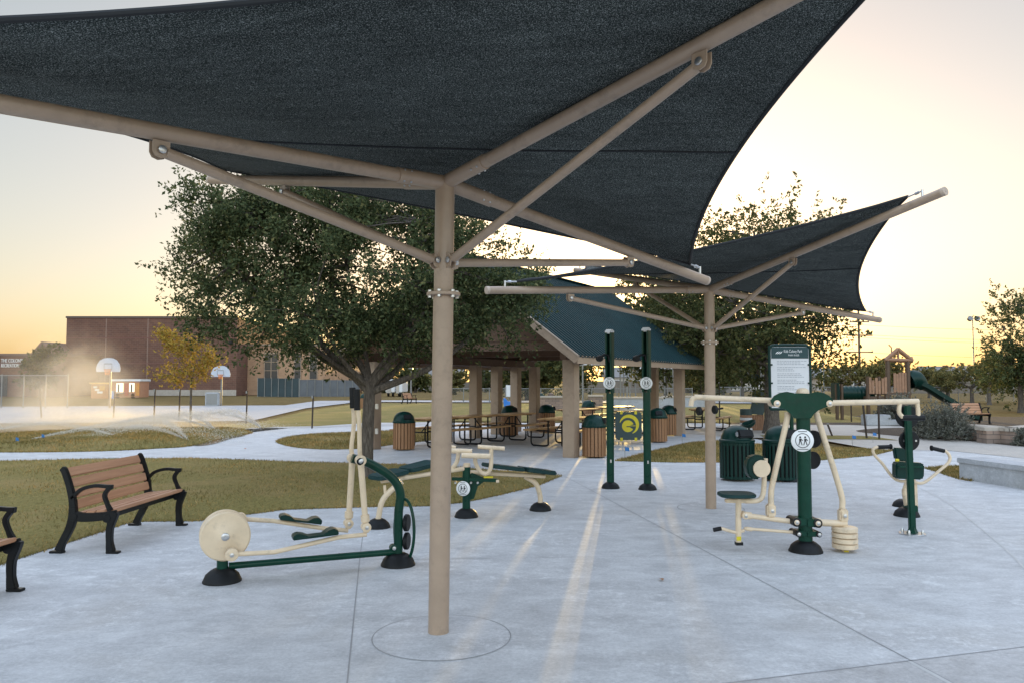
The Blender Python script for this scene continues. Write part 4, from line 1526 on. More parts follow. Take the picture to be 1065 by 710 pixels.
# --- two tall slotted stretch posts
for k, (px, pyb, pyt, lab_) in enumerate([(635, 507, 343, 'left of two tall dark green slotted stretch posts with a white disc'), (673.5, 508.5, 341, 'right of two tall dark green slotted stretch posts with a white disc')]):
    p = G(px, pyb)
    h = P(px, pyt, p.y).z
    t = thing('stretch_post', lab_, 'exercise post', p, 'stretch posts')
    foot(t, p, .15, .10)
    mb = MB()
    rot = Matrix.Rotation(R(-38), 3, 'Z')
    for sx in (-.045, .045):
        mb.box(p + rot @ Vector((sx, 0, 0)) + Vector((0, 0, h * .31)), (.04, .10, h * .62 - .12), rot) if False else None
    low = MB().tube([p + Vector((0, 0, .08)), p + Vector((0, 0, h * .60))], .062, 24).build('post', M_green, t)
    disc_sign(t, p + Vector((-.02, -.085, P(px, 398, p.y).z)), (-.12, -1, 0), .10)
    for sx in (-.045, .045):
        c_ = p + rot @ Vector((sx, 0, 0))
        MB().bar(c_ + Vector((0, 0, h * .60)), c_ + Vector((0, 0, h - .05)), .034, .10, rot @ Vector((0, 1, 0))).build('track_rail', M_green, t, bevel=.006)
    MB().box(p + rot @ Vector((0, .045, 0)) + Vector((0, 0, h * .8)), (.06, .012, h * .38), rot).build('track_back', M_dgreen, t)
    MB().box(p + Vector((0, 0, h - .03)), (.135, .115, .07), rot).build('top_cap', M_wtrailer, t, bevel=.02)
    hp_ = p + Vector((0, 0, P(px, 369, p.y).z)) + rot @ Vector((0, -.05, 0))
    gr_ = rod(t, [hp_ + Vector((-.16, -.04, -.06)), hp_ + Vector((-.08, -.05, .0)), hp_, hp_ + Vector((.03, .0, -.12))], .022, M_rubber, 'sliding_handle', 10)
    MB().lathe([(.0, -.05), (.05, -.04), (.055, 0), (.05, .04), (0, .05)], hp_ + Vector((-.15, -.05, -.06)), (0.3, -1, 0), 16, cap=False).build('knob', M_rubber, gr_)
    MB().box(p + Vector((.0, -.064, .45)), (.025, .012, .05)).build('bolt_plate', M_steel, t)

# --- double press station on the right
b0 = G(838, 573)
ps = thing('press_station', 'green and cream seated press station with cream weight stack', 'exercise machine', b0)
pp = Plane(b0, b0 + Vector((1, .02, 0)))
Q = pp.Q
foot(ps, b0, .17, .115)
rod(ps, [b0 + Vector((0, 0, .09)), Vector((b0.x, b0.y, Q(834, 412).z))], .070, M_green, 'post', 28)
MB().lathe([(.066, 0), (.066, .04), (.055, .075), (.03, .088), (0, .09)], Vector((b0.x, b0.y, Q(834, 412).z)) , (0, 0, 1), 24, cap=False).build('post_cap', M_cream, ps)
outl = [(834, 408.5), (842, 408.8), (849, 407), (856, 408), (862, 411), (866, 416), (864, 421), (857, 423.5), (851, 426), (846, 430), (843, 434.5), (826, 434.5), (822, 430), (816, 425), (809, 423), (803, 420.5), (801, 416), (805, 411), (811, 408), (818, 406.8), (826, 408.5)]
plates = []
for w in (.075, -.085):
    plates.append(MB().prism([Q(x, y, w) for x, y in outl], pp.n * .012).build('yoke_plate', M_green, ps))
for px in (805, 859):
    pivot(ps, Q(px, 419), pp.n, .035, .19, M_cream, 'yoke_pivot')
# top bars, drop handles and knobs
rod(ps, [Q(803, 416), Q(722, 412.5)], .029, M_cream, 'top_bar', 18)
rod(ps, [Q(724, 413), Q(720, 415), Q(718.5, 422)], .026, M_cream, 'drop_handle', 14, 5)
rod(ps, [Q(862, 418.5), Q(955, 417)], .029, M_cream, 'top_bar', 18)
rod(ps, [Q(936, 418), Q(935, 428), Q(939, 433.5)], .022, M_cream, 'drop_handle', 14, 5)
rod(ps, [Q(954, 418), Q(955, 430), Q(954, 434)], .022, M_cream, 'drop_handle', 14, 5)
g_ = rod(ps, [Q(938, 434), Q(961, 434)], .030, M_rubber, 'grip', 16)
each(MB().lathe([(.034, -.02), (.045, -.012), (.045, .012), (.034, .02)], Q(727, 427), (1, .3, 0), 18).lathe([(.034, -.02), (.045, -.012), (.045, .012), (.034, .02)], Q(743.5, 425.5), (1, .3, 0), 18), 'knob', M_rubber, ps)
rod(ps, [Q(743, 425.5), Q(752, 424)], .010, M_iron, 'knob_stem', 10)
# swing arms
rod(ps, [Q(819, 428), Q(817.5, 440), Q(804, 500), Q(802, 514), Q(802, 528)], .030, M_cream, 'swing_arm', 16, 4)
rod(ps, [Q(849, 426), Q(851, 436), Q(874, 510), Q(876, 528)], .030, M_cream, 'swing_arm', 16, 4)
for a in ((801.5, 530), (876.5, 535)):
    MB().box(Q(a[0], a[1]) , (.09, .09, .13)).build('clevis', M_cream, ps, bevel=.015)
    pivot(ps, Q(*a), pp.n, .032, .10)
# lower four-bar links
for a, b, r_ in (((773, 535), (825, 542), .027), ((845, 542.5), (880, 544), .036), ((774, 549), (826, 553), .016)):
    lk = rod(ps, [Q(*a), Q(*b)], r_, M_cream, 'link_bar', 14)
    rod(lk, [Q(a[0] + 2, a[1] + .2), Q(a[0] + 8, a[1] + .9)], r_ * 1.4, M_cream, 'collar', 14)
for px, py, r_ in ((825, 541, .045), (847, 542, .045), (827, 553, .03), (848, 553.5, .03)):
    MB().box(Q((px + 836) / 2, py), (abs(px - 836) * b0.y / F_PX, .17, r_ * 1.8)).build('bracket', M_green, ps, bevel=.01)
    pivot(ps, Q(px, py), pp.n, r_, .19, M_iron)
    pivot(ps, Q(px, py), pp.n, r_ * .6, .20, M_cream)
pivot(ps, Q(774, 535), pp.n, .036, .11)
# seat post, seat, back rest
rod(ps, [Q(768, 518), Q(768, 563)], .030, M_cream, 'seat_post', 16)
MB().box(Q(768.5, 564.5), (.07, .07, .03)).build('bumper', M_rubber, ps)
MB().box(Q(768.5, 559.5, .035), (.045, .004, .04)).build('warning_label', M_yellow, ps)
st_ = []
sc = Q(766, 515.5)
for i in range(28):
    a = 2 * PI * i / 28
    st_.append(sc + Vector((math.copysign(abs(math.cos(a)) ** .6, math.cos(a)) * .185, math.copysign(abs(math.sin(a)) ** .6, math.sin(a)) * .17, 0)))
MB().prism(st_, (0, 0, .035)).build('seat', M_teal, ps, bevel=.008)
MB().bar(Q(754, 520), Q(786, 520.5), .05, .04).build('seat_rail', M_cream, ps, bevel=.008)
rod(ps, [Q(775, 520.5), Q(788, 520), Q(793, 515), Q(794.5, 505), Q(795, 490), Q(796, 476)], .026, M_cream, 'back_rest_tube', 16, 5)
bc = Q(786, 485)
bo_ = [bc + Vector((x, 0, z)) for x, z in ((-.10, .05), (-.075, .105), (-.01, .128), (.06, .125), (.09, .10), (.06, .05), (.03, 0), (.05, -.07), (.03, -.12), (-.04, -.122), (-.09, -.08), (-.105, 0))]
MB().prism([p + Vector((-.01, .06, 0)) for p in bo_], (0, -.13, 0)).build('back_rest', M_dgreen, ps, bevel=.015)
MB().lathe([(.085, -.012), (.09, 0), (.085, .012)], bc + Vector((.035, -.085, -.01)), (0, 1, 0), 28).build('back_rest_plate', M_cream, ps)
pt_ = rod(ps, [Q(774, 551), Q(765, 553), Q(750, 549), Q(744, 550)], .017, M_cream, 'foot_peg', 12, 4)
rod(pt_, [Q(750, 549), Q(742, 550.5)], .022, M_rubber, 'peg_grip', 12)
# weight stack
wc = Q(878.5, 553)
for i in range(4):
    MB().lathe([(.118, 0), (.128, .006), (.128, .044), (.118, .050)], wc + Vector((0, 0, -.16 + i * .056)), (0, 0, 1), 40).build('weight_plate', M_cream, ps)
rod(ps, [wc + Vector((0, 0, -.24)), wc + Vector((0, 0, .14))], .032, M_cream, 'weight_post', 16)
MB().box(wc + Vector((0, 0, -.25)), (.07, .07, .03)).build('bumper', M_rubber, ps)
MB().box(wc + Vector((0, -.034, -.20)), (.045, .004, .04)).build('warning_label', M_yellow, ps)
disc_sign(ps, Vector((b0.x, b0.y - .078, P(833, 457, b0.y).z)) + Vector((-.04, 0, 0)), (-.05, -1, 0), .115)
for px, py in ((847, 456), (846, 478)):
    MB().lathe([(.085, -.018), (.092, -.012), (.092, .012), (.085, .018)], P(px - 1, py, b0.y + .09), (.25, -1, 0), 32).build('guard_disc', M_rubber, ps)

# --- rowing station on the far right
r0 = G(949, 555)
rs = thing('rowing_station', 'green post rowing station with cream handles spread to both sides', 'exercise machine', r0)
h = P(949, 421, r0.y).z
MB().lathe([(.15, 0), (.15, .010), (.145, .014)], r0, (0, 0, 1), 8).build('base_plate', M_steel, rs)
for k in range(4):
    a = PI / 4 + k * PI / 2
    MB().lathe([(.016, 0), (.016, .03), (.008, .05)], r0 + Vector((math.cos(a) * .11, math.sin(a) * .11, .012)), (0, 0, 1), 8).build('anchor_bolt', M_steel, rs)
MB().bar(r0 + Vector((0, 0, .012)), r0 + Vector((-.02, 0, h)), .075, .055, (0, 1, 0)).build('post', M_green, rs, bevel=.012)
MB().lathe([(.07, 0), (.04, .07)], r0 + Vector((0, 0, .012)), (0, 0, 1), 4).build('gusset', M_green, rs, smooth=False)
for px, py, r_ in ((949, 433, .135), (951, 458.5, .118)):
    cd = P(px, py, r0.y - .055)
    dd = MB().lathe([(r_ * .92, -.018), (r_, -.010), (r_, .010), (r_ * .92, .018)], cd + Vector((0, .12, 0)), (0, -1, 0), 40).build('guard_disc', M_rubber, rs)
    each(MB().lathe([(.012, 0), (.012, .006)], cd + Vector((.07, .10, 0)), (0, -1, 0), 10).lathe([(.012, 0), (.012, .006)], cd + Vector((-.07, .10, 0)), (0, -1, 0), 10), 'screw', M_steel, dd)
Yb = r0.y + .95
f1, f2 = G(943, 536), G(940, 526)
foot(rs, f1, .16, .11)
foot(rs, f2, .15, .10)
MB().bar(P(947, 498, f1.y), P(948, 530, f1.y), .12, .13, (0, 1, 0)).build('pedestal', M_cream, rs, bevel=.015)
MB().box(P(947, 528, f1.y - .02), (.13, .15, .09)).build('pedestal_collar', M_green, rs, bevel=.01)
rod(rs, [P(943, 503, f1.y), P(941, 512, f1.y - .05), P(943, 524, f1.y)], .035, M_cream, 'crank_arm', 14, 4)
MB().box(P(940.5, 511, f1.y - .08), (.05, .06, .09)).build('crank_block', M_cream, rs, bevel=.012)
for s, pts in ((-1, [(944, 500), (934, 499), (927, 494), (918, 482), (909.5, 472.5), (908, 467), (912, 464.5), (920, 464.5)]), (1, [(948, 500), (958, 502), (966, 498), (978, 488), (986, 481), (988, 475), (984, 469), (976, 466.5)])):
    hr = rod(rs, [P(x, y, f1.y - .15) for x, y in pts], .019, M_cream, 'handle_bar', 14, 5)
    a, b = ((913, 464.5), (926.5, 464)) if s < 0 else ((982, 468.5), (969, 465.5))
    rod(hr, [P(*a, f1.y - .15), P(*b, f1.y - .15)], .026, M_rubber, 'grip', 14)
    MB().lathe([(.036, -.008), (.036, .008)], P(*b, f1.y - .15), (1, 0, 0), 16).build('grip_flange', M_rubber, hr)
# seat back and pad
def pad(pts, Y, dep, nm, bev=.02):
    MB().prism([P(x, y, Y) for x, y in pts], (0, dep, 0)).build(nm, M_dgreen, rs, bevel=bev)
pad([(930, 465), (950, 466), (951, 479), (949, 482), (932, 478)], f2.y - .25, .08, 'back_rest')
pad([(932, 481), (934, 479.5), (960, 481), (962, 483), (961.5, 496), (959, 498.5), (934, 497.5), (932, 495)], f1.y - .30, .12, 'seat')
MB().box(P(947, 485, f1.y - .33), (.30, .03, .022)).build('seat_seam', M_green, rs)
MB().lathe([(.018, -.02), (.018, .02)], P(933, 478, f1.y - .30), (1, 0, 0), 12).build('pin', M_yellow, rs)

# ------------------------------------------------------------------ benches
def strip(mb, pts, ws, x, th):
    """curved flat bar in the y-z plane at x, pts = (y, z), ws = widths"""
    pts = [Vector((0, p[0], p[1])) for p in pts]
    if not isinstance(ws, (list, tuple)):
        ws = [ws] * len(pts)
    sp = spline(pts, 5)
    k = len(sp)
    wv = [ws[min(len(ws) - 1, int(i / (k - 1) * (len(ws) - 1)))] * (1 - (i / (k - 1) * (len(ws) - 1)) % 1) + ws[min(len(ws) - 1, int(i / (k - 1) * (len(ws) - 1)) + 1)] * ((i / (k - 1) * (len(ws) - 1)) % 1) for i in range(k)]
    L, Rr = [], []
    for i in range(k):
        t = (sp[min(i + 1, k - 1)] - sp[max(i - 1, 0)]).normalized()
        n = Vector((0, -t.z, t.y))
        L.append(sp[i] + n * wv[i] / 2)
        Rr.append(sp[i] - n * wv[i] / 2)
    vs = []
    for i in range(k):
        for p in (L[i], Rr[i]):
            vs += [p + Vector((x - th / 2, 0, 0)), p + Vector((x + th / 2, 0, 0))]
    fs = [(0, 1, 3, 2), (4 * k - 4, 4 * k - 2, 4 * k - 1, 4 * k - 3)]
    for i in range(k - 1):
        a, b = 4 * i, 4 * i + 4
        fs += [(a, b, b + 1, a + 1), (a + 2, a + 3, b + 3, b + 2), (a, a + 2, b + 2, b), (a + 1, b + 1, b + 3, a + 3)]
    mb.add(vs, fs)
def make_bench(label, loc, rotz, L, mats=(M_benchwood, M_iron)):
    t = thing('park_bench', label, 'bench', loc, 'park benches', rotz)
    t['_'] = 0
    del t['_']
    wd, ir = mats
    for x in (0, L):
        mb = MB()
        strip(mb, [(-.25, .02), (-.235, .12), (-.235, .25), (-.27, .37), (-.285, .42)], [.085, .06, .065, .08, .08], x, .055)     # front leg
        strip(mb, [(.29, .02), (.26, .10), (.19, .24), (.155, .36), (.155, .46)], [.085, .07, .075, .085, .075], x, .055)       # back leg
        strip(mb, [(.155, .40), (.16, .52), (.20, .68), (.255, .83), (.285, .865)], [.075, .07, .06, .06, .055], x, .05)        # back upright
        strip(mb, [(-.30, .405), (-.15, .375), (.05, .365), (.17, .39)], [.07, .085, .09, .10], x, .05)                         # seat rail
        strip(mb, [(.175, .55), (.08, .645), (-.06, .685), (-.18, .68), (-.25, .672)], [.03, .035, .035, .035, .05], x, .05)       # arm
        strip(mb, [(-.215, .665), (-.17, .59), (-.20, .50), (-.235, .43)], [.04, .04, .035, .05], x, .045)                        # arm post
        mb.box((x, -.275, .012), (.07, .13, .024))
        mb.box((x, .31, .012), (.07, .14, .024))
        for y, z in ((-.21, .36), (.14, .37)):
            mb.lathe([(.045, -.032), (.05, -.02), (.05, .02), (.045, .032)], (x, y, z), (1, 0, 0), 20)
        mb.build('end_frame', ir, t, local=True, bevel=.006)
    y, z = -.285, .428
    for i in range(4):
        MB().box((L / 2, -.235 + i * .108, .432 - .012 * i + (.0 if i else -.004)), (L - .02, .098, .035), Matrix.Rotation(R(-5), 3, 'X')).build('seat_slat', wd, t, local=True, bevel=.008)
    for i in range(4):
        MB().box((L / 2, .148 + .033 * i + .004 * i * i * .6, .49 + i * .107), (L - .05, .035, .098), Matrix.Rotation(R(-14 - 3 * i), 3, 'X')).build('back_slat', wd, t, local=True, bevel=.008)
    MB().box((L / 2, -.16, .36), (L, .035, .05)).build('stretcher', ir, t, local=True, bevel=.005)
    MB().box((L / 2, .10, .36), (L, .035, .05)).build('stretcher', ir, t, local=True, bevel=.005)
    return t
rl, rr_ = (G(61, 576) + G(113, 576)) / 2, (G(145, 545.5) + G(189, 545.5)) / 2
dv = rr_ - rl
bench = make_bench('brown slatted bench with black iron arms standing whole at the lawn edge', rl + Vector((0, .06, 0)), math.atan2(dv.y, dv.x), dv.length - .08)
e2 = G(-14, 615.5)
dup(bench, e2 - dv.normalized() * (dv.length - .08) + Vector((-.06, .05, 0)), math.atan2(dv.y, dv.x), 'brown slatted bench cut off by the left edge of the picture', 'park benches')
dup(bench, G(993, 440.5), R(14), 'far small bench beyond the stone planter on the right', 'park benches')
dup(bench, G(421, 419.5) + Vector((0, 0, 0)), R(70), 'far bench on the walk left of the oak trunk', 'park benches')

# ------------------------------------------------------------------ litter bins
def make_bin(label, loc):
    t = thing('slat_bin', label, 'litter bin', loc, 'wood slatted bins of the pavilion')
    n = 20
    MB().lathe([(.245, .03), (.245, .69)], (0, 0, 0), n=28).build('liner', M_rubber, t, local=True)
    for i in range(n):
        a = 2 * PI * i / n
        rot = Matrix.Rotation(a, 3, 'Z')
        MB().box(rot @ Vector((.266, 0, .365)), (.024, .070, .67), rot).build('slat', M_slat, t, local=True, bevel=.006)
    l = MB().lathe([(.292, .700), (.298, .712), (.298, .738), (.285, .748), (.275, .80), (.245, .88), (.19, .945), (.11, .985), (0, 1.0)], (0, 0, 0), n=36, cap=False).build('lid', M_dgreen, t, local=True)
    MB().box((.12, -.215, .85), (.20, .09, .13), Matrix.Rotation(R(28), 3, 'Z') @ Matrix.Rotation(R(-24), 3, 'X')).build('flap', M_rubber, l, local=True, bevel=.012)
    return t
bins = [(420, 467.3, 'wood slatted bin standing alone right of the oak trunk', 0), (618, 475, 'wood slatted bin left of the tall stretch posts beside the front column', 40), (530, 452.5, 'wood slatted bin behind the second picnic table', 10), (569, 449.8, 'wood slatted bin beside the back left columns', 60),
        (684, 459.3, 'wood slatted bin right behind the right stretch post', -30), (696, 452.3, 'wood slatted bin beside the right front column', 20), (541, 418, 'tiny far wood bin under the pavilion', 0), (379, 424.5, 'far wood bin beside the walk left of the oak', 0), (612, 440, 'wood bin deep in the pavilion behind the tables', 80)]
b0_ = None
for px, py, lab_, a in bins[:9]:
    if px == 541:
        continue
    if b0_ is None:
        b0_ = make_bin(lab_, G(px, py))
    else:
        dup(b0_, G(px, py), R(a), lab_)
def make_green_bin(label, loc):
    t = thing('steel_bin', label, 'litter bin', loc, 'dark green steel bins')
    MB().lathe([(.255, .03), (.255, .66)], (0, 0, 0), n=32).build('liner', M_rubber, t, local=True)
    for z in (.06, .65):
        MB().lathe([(.292, z - .025), (.298, z - .02), (.298, z + .02), (.292, z + .025), (.255, z + .025)], (0, 0, 0), n=40, cap=False).build('band', M_dgreen, t, local=True)
    n = 26
    for i in range(n):
        a = 2 * PI * i / n
        rot = Matrix.Rotation(a, 3, 'Z')
        MB().box(rot @ Vector((.300, 0, .355)), (.010, .044, .64), rot).build('slat', M_dgreen, t, local=True, bevel=.003, seg=1)
    l = MB().lathe([(.30, .675), (.312, .685), (.312, .72), (.285, .735), (.27, .79), (.235, .87), (.17, .935), (.08, .97), (0, .978)], (0, 0, 0), n=40, cap=False).build('lid', M_dgreen, t, local=True)
    MB().box((.08, -.225, .83), (.30, .10, .15), Matrix.Rotation(R(16), 3, 'Z') @ Matrix.Rotation(R(-24), 3, 'X')).build('opening', M_rubber, l, local=True, bevel=.02)
    MB().box((-.07, -.262, .83), (.06, .06, .09), Matrix.Rotation(R(-12), 3, 'Z') @ Matrix.Rotation(R(-24), 3, 'X')).build('ash_plate', M_steel, l, local=True, bevel=.015)
    return t
gb_ = make_green_bin('dark green slatted steel bin just right of the far canopy post', G(767, 498.5))
dup(gb_, G(812, 499), R(8), 'dark green slatted steel bin behind the press station')

# ------------------------------------------------------------------ picnic tables
def make_table(label, loc, rz):
    t = thing('picnic_table', label, 'picnic table', loc, 'picnic tables under the pavilion', rz)
    for i in range(3):
        MB().box((0, (i - 1) * .255, .755), (1.85, .245, .045)).build('top_plank', M_table, t, local=True, bevel=.008)
    for s in (-1, 1):
        MB().box((0, s * .72, .455), (1.85, .26, .045)).build('bench_plank', M_table, t, local=True, bevel=.008)
    for x in (-.62, .62):
        for s in (-1, 1):
            MB().tube(spline([(x, s * .78, .43), (x, s * .78, .12), (x, s * .72, .035), (x, s * .60, .025), (x, s * .34, .025), (x, s * .24, .05), (x, s * .22, .14), (x, s * .22, .73)], 4), .024, 10).build('leg_loop', M_iron, t, local=True)
            MB().tube([(x, s * .74, .43), (x, s * .22, .43)], .02, 8).build('bench_arm', M_iron, t, local=True)
        MB().tube([(x, -.36, .725), (x, .36, .725)], .022, 8).build('top_bearer', M_iron, t, local=True)
        MB().tube([(x, 0, .40), (x * .3, 0, .72)], .016, 8).build('brace', M_iron, t, local=True)
        MB().tube([(x, -.22, .40), (x, .22, .40)], .018, 8).build('cross_tube', M_iron, t, local=True)
    return t
pa = math.atan2(PU.y, PU.x)
tb0 = None
for px, py, a, lab_ in [(489, 459.5, 20, 'picnic table just right of the near canopy post'), (533, 455.5, 22, 'picnic table between the left columns with a bin behind'), (590, 463, 14, 'picnic table half hidden behind the front column'),
                        (602, 447, 14, 'picnic table behind the front column deeper in the shade'), (640, 442.5, 10, 'picnic table behind the round logo panel'), (733, 446, 24, 'picnic table right of the right front column'), (452, 463, 20, 'picnic table hidden mostly by the near canopy post'), (660, 449, 12, 'picnic table between logo panel and right bins')]:
    p = G(px, py)
    if tb0 is None:
        tb0 = make_table(lab_, p, pa + R(a - 20))
    else:
        dup(tb0, p, pa + R(a - 20), lab_)

# ------------------------------------------------------------------ information board
ip = G(822.5, 500)
ib = thing('information_board', 'tall green framed board of park rules behind the press station', 'sign', ip)
foot(ib, ip, .15, .08)
zt = P(820, 359, ip.y).z
zb = P(820, 425, ip.y).z
X0, X1 = P(800.5, 390, ip.y).x, P(842.5, 390, ip.y).x
xm = (X0 + X1) / 2
for x in (xm + .03,):
    MB().tube([(x, ip.y + .04, .07), (x, ip.y + .04, zt - .1)], .035, 14).build('post', M_green, ib)
fr = [(X0, zb), (X0, zt - .10), (X0 + .03, zt - .03), (X0 + .10, zt), (X1 - .10, zt), (X1 - .03, zt - .03), (X1, zt - .10), (X1, zb)]
MB().tube(spline([(x, ip.y, z) for x, z in fr], 3), .026, 12).build('frame', M_dgreen, ib)
MB().tube([(X0, ip.y, zb), (X1, ip.y, zb)], .026, 12).build('frame_foot', M_dgreen, ib)
MB().box((xm, ip.y - .005, (zt + zb) / 2 - .01), (X1 - X0 - .03, .012, zt - zb - .03)).build('panel', M_wtrailer, ib)
zh = P(820, 372.5, ip.y).z
hb = MB().box((xm, ip.y - .013, (zt - .03 + zh) / 2), (X1 - X0 - .06, .006, zt - .03 - zh)).build('header', pmat('header_teal', (.010, .048, .052), .5), ib)
text('Kids Colony Park', 'lettering', M_white, .075, (X0 + .25, ip.y - .018, zh + .105), (PI / 2, 0, 0), hb, .001, font_sx=.62)
text('PARK RULES', 'lettering', M_white, .045, (X0 + .33, ip.y - .018, zh + .045), (PI / 2, 0, 0), hb, .001, font_sx=.8)
em = MB()
for k in range(3):
    x = X0 + .10 + k * .035
    em.add([(x, ip.y - .018, zh + .075), (x + .045, ip.y - .018, zh + .10), (x + .06, ip.y - .018, zh + .13), (x + .02, ip.y - .018, zh + .105)], [(0, 1, 2, 3)])
each(em, 'emblem', M_white, hb, smooth=False)
lm = pmat('grey_print', (.38, .40, .43), .7)
rn = random.Random(9)
z = zh - .05
k = 0
lines = MB()
while z > zb + .07:
    w = rn.choice((.30, .42, .47, .50, .36))
    x = X0 + .13
    while x < X0 + .13 + w * (X1 - X0) / .75:
        ww = rn.uniform(.02, .055)
        if x + ww > X1 - .06:
            break
        lines.add([(x, ip.y - .0135, z), (x + ww, ip.y - .0135, z), (x + ww, ip.y - .0135, z + .011), (x, ip.y - .0135, z + .011)], [(0, 1, 2, 3)])
        x += ww + .010
    k += 1
    z -= .030 if k % 3 else .052
    if k % 3 == 0:
        lines.build('printed_paragraph', lm, ib, smooth=False)
        lines = MB()
if lines.v:
    lines.build('printed_paragraph', lm, ib, smooth=False)
for x in (X0 + .02, X1 - .02):
    for py in (379, 398):
        MB().box((x, ip.y - .02, P(820, py, ip.y).z), (.05, .02, .03)).build('clip', M_dgreen, ib)

# ------------------------------------------------------------------ emblem panel between the posts
lp = G(653, 462)
YL = lp.y
lg = thing('emblem_panel', 'dark slate play panel with a yellow round emblem on cream rails', 'panel', lp)
x0, x1 = P(640, 440, YL).x, P(667.5, 440, YL).x
z0, z1 = P(650, 457, YL).z, P(650, 427.5, YL).z
o_ = .07
MB().prism([Vector((x, YL, z)) for x, z in ((x0 + o_, z0), (x1 - o_, z0), (x1, z0 + o_), (x1, z1 - o_), (x1 - o_, z1), (x0 + o_, z1), (x0, z1 - o_), (x0, z0 + o_))], (0, .05, 0)).build('board', M_slate, lg, bevel=.006)
for z in (z0 - .03, z1 + .04):
    MB().tube([(x0 - .10, YL + .02, z), (x1 + .10, YL + .02, z)], .022, 12).build('rail', M_cream, lg)
for x in (x0 - .06, x1 + .06):
    MB().tube([(x, YL + .02, 0), (x, YL + .02, z1 + .04)], .03, 12).build('post', M_slate, lg)
for x in (x0 + .17, x1 - .17):
    for z in (z0 + .02, z1 - .03):
        MB().box((x, YL - .006, z), (.07, .014, .09)).build('bracket', M_yellow, lg)
ec = Vector(((x0 + x1) / 2, YL - .004, (z0 + z1) / 2 + .02))
def arc(r0, r1, a0, a1, c=ec, taper=0, n=40):
    mb = MB()
    vs, fs = [], []
    for i in range(n + 1):
        t = i / n
        a = R(a0 + (a1 - a0) * t)
        rm, hw_ = (r0 + r1) / 2, (r1 - r0) / 2 * (1 - taper * abs(2 * t - 1) ** 2)
        for r_ in (rm - hw_, rm + hw_):
            vs.append(c + Vector((math.cos(a) * r_, 0, math.sin(a) * r_)))
    fs = [(2 * i, 2 * i + 1, 2 * i + 3, 2 * i + 2) for i in range(n)]
    mb.add(vs, fs)
    return mb
arc(.20, .30, 165, -65, taper=.85).build('emblem', M_yellow, lg, smooth=False)
arc(0.0, .165, 20, 330, c=ec + Vector((-.02, -.001, -.03))).build('emblem', M_yellow, lg, smooth=False)
MB().box(ec + Vector((.05, -.003, -.035)), (.22, .004, .045)).build('emblem_bar', M_slate, lg)
MB().box(ec + Vector((.07, -.005, -.02)), (.26, .004, .016)).build('emblem_bar', M_yellow, lg)

# ------------------------------------------------------------------ seat wall, planter wall
a, b = G(998, 497.5), G(1075, 510)
sw = thing('seat_wall', 'low grey concrete seat wall at the right edge of the plaza', 'wall', a)
d = (b - a).normalized() * 9
nrm = Vector((-d.y, d.x, 0)).normalized()
if nrm.y < 0:
    nrm = -nrm
hq = P(998, 475.5, a.y).z
pts = [a, a + d, a + d + nrm * .5, a + nrm * .5]
MB().prism(pts, (0, 0, hq - .09)).build('wall', M_wallconc, sw)
ov = .03
dn = d.normalized()
MB().prism([p + Vector((0, 0, hq - .088)) for p in (a - dn * ov - nrm * ov, a + d - nrm * ov, a + d + nrm * (.5 + ov), a - dn * ov + nrm * (.5 + ov))], (0, 0, .088)).build('coping', M_wallconc, sw, bevel=.012)
a = G(1002, 457)
pw = thing('planter_wall', 'curved stacked stone planter wall beside the grey shrub', 'wall', a)
path = [a, G(1025, 459), G(1046, 461.5), G(1062, 461.5), G(1080, 459), G(1110, 456)]
path = spline(path, 4)
ztop = P(1010, 441, a.y).z
vs, fs = [], []
for hgt, mat_, nm, ex in ((ztop - .10, M_stone, 'wall', 0), (.10, M_coping, 'coping', .05)):
    mb = MB()
    z0_ = 0 if nm == 'wall' else ztop - .098
    for p, q in zip(path, path[1:]):
        dd = (q - p).normalized()
        nn = Vector((-dd.y, dd.x, 0))
        if nn.y < 0:
            nn = -nn
        mb.prism([p - nn * ex + Vector((0, 0, z0_)), q - nn * ex + Vector((0, 0, z0_)), q + nn * (.4 + ex) + Vector((0, 0, z0_)), p + nn * (.4 + ex) + Vector((0, 0, z0_))], (0, 0, hgt))
    mb.build(nm, mat_, pw, smooth=False)
# short end block in grey stone

# ------------------------------------------------------------------ shrubs
def shrub(label, base, rx, rz, mat, seed, n=160, leaf=.07, ry=None, group=None, nm='shrub'):
    rg = np.random.default_rng(seed)
    t = thing(nm, label, 'shrub', base, group)
    ry = ry or rx
    d = rg.normal(0, 1, (n * 8, 3))
    d[:, 2] = np.abs(d[:, 2]) * 1.1 + .05
    d /= np.linalg.norm(d, axis=1, keepdims=True)
    lum = 1 + .16 * np.sin(d[:, 0] * 7 + seed) * np.sin(d[:, 1] * 6) + .1 * np.sin(d[:, 2] * 11)
    st = np.array(list(base)) + d * np.array([rx, ry, rz]) * (rg.uniform(.35, .86, (n * 8, 1)) * lum[:, None])
    dd = d + rg.normal(0, .35, d.shape) + np.array([0, 0, .35])
    dd /= np.linalg.norm(dd, axis=1, keepdims=True)
    v, f = leaf_cloud(st, dd, rg.uniform(.15, .34, n * 8) * rz / .9, 16, leaf, rg, spread=.03)
    v[:, 2] = np.maximum(v[:, 2], .01)
    fast_mesh('foliage', v, f, mat, t)
    mb = MB()
    for i in range(14):
        q = Vector(list(st[i * 7]))
        mb.tube([Vector(base), Vector(base).lerp(q, .5) + Vector((0, 0, .05)), q], [.03, .02, .008], 5)
    mb.build('stems', M_bark, t)
    return t
sp = G(984, 457)
sp.z = 0
shrub('large rounded grey green shrub beside the stone planter', sp, 0.78, 1.12, M_sage, 2, 110, .055)
shrub('smaller grey shrub crowding the left side of the large one', G(962, 455), 0.5, .8, M_sage, 4, 60, .055, group='grey shrubs by the path')
shrub('dark small shrub at the right end of the planter', G(1068, 463.5), .28, .5, M_sage, 5, 36, group='grey shrubs by the path')
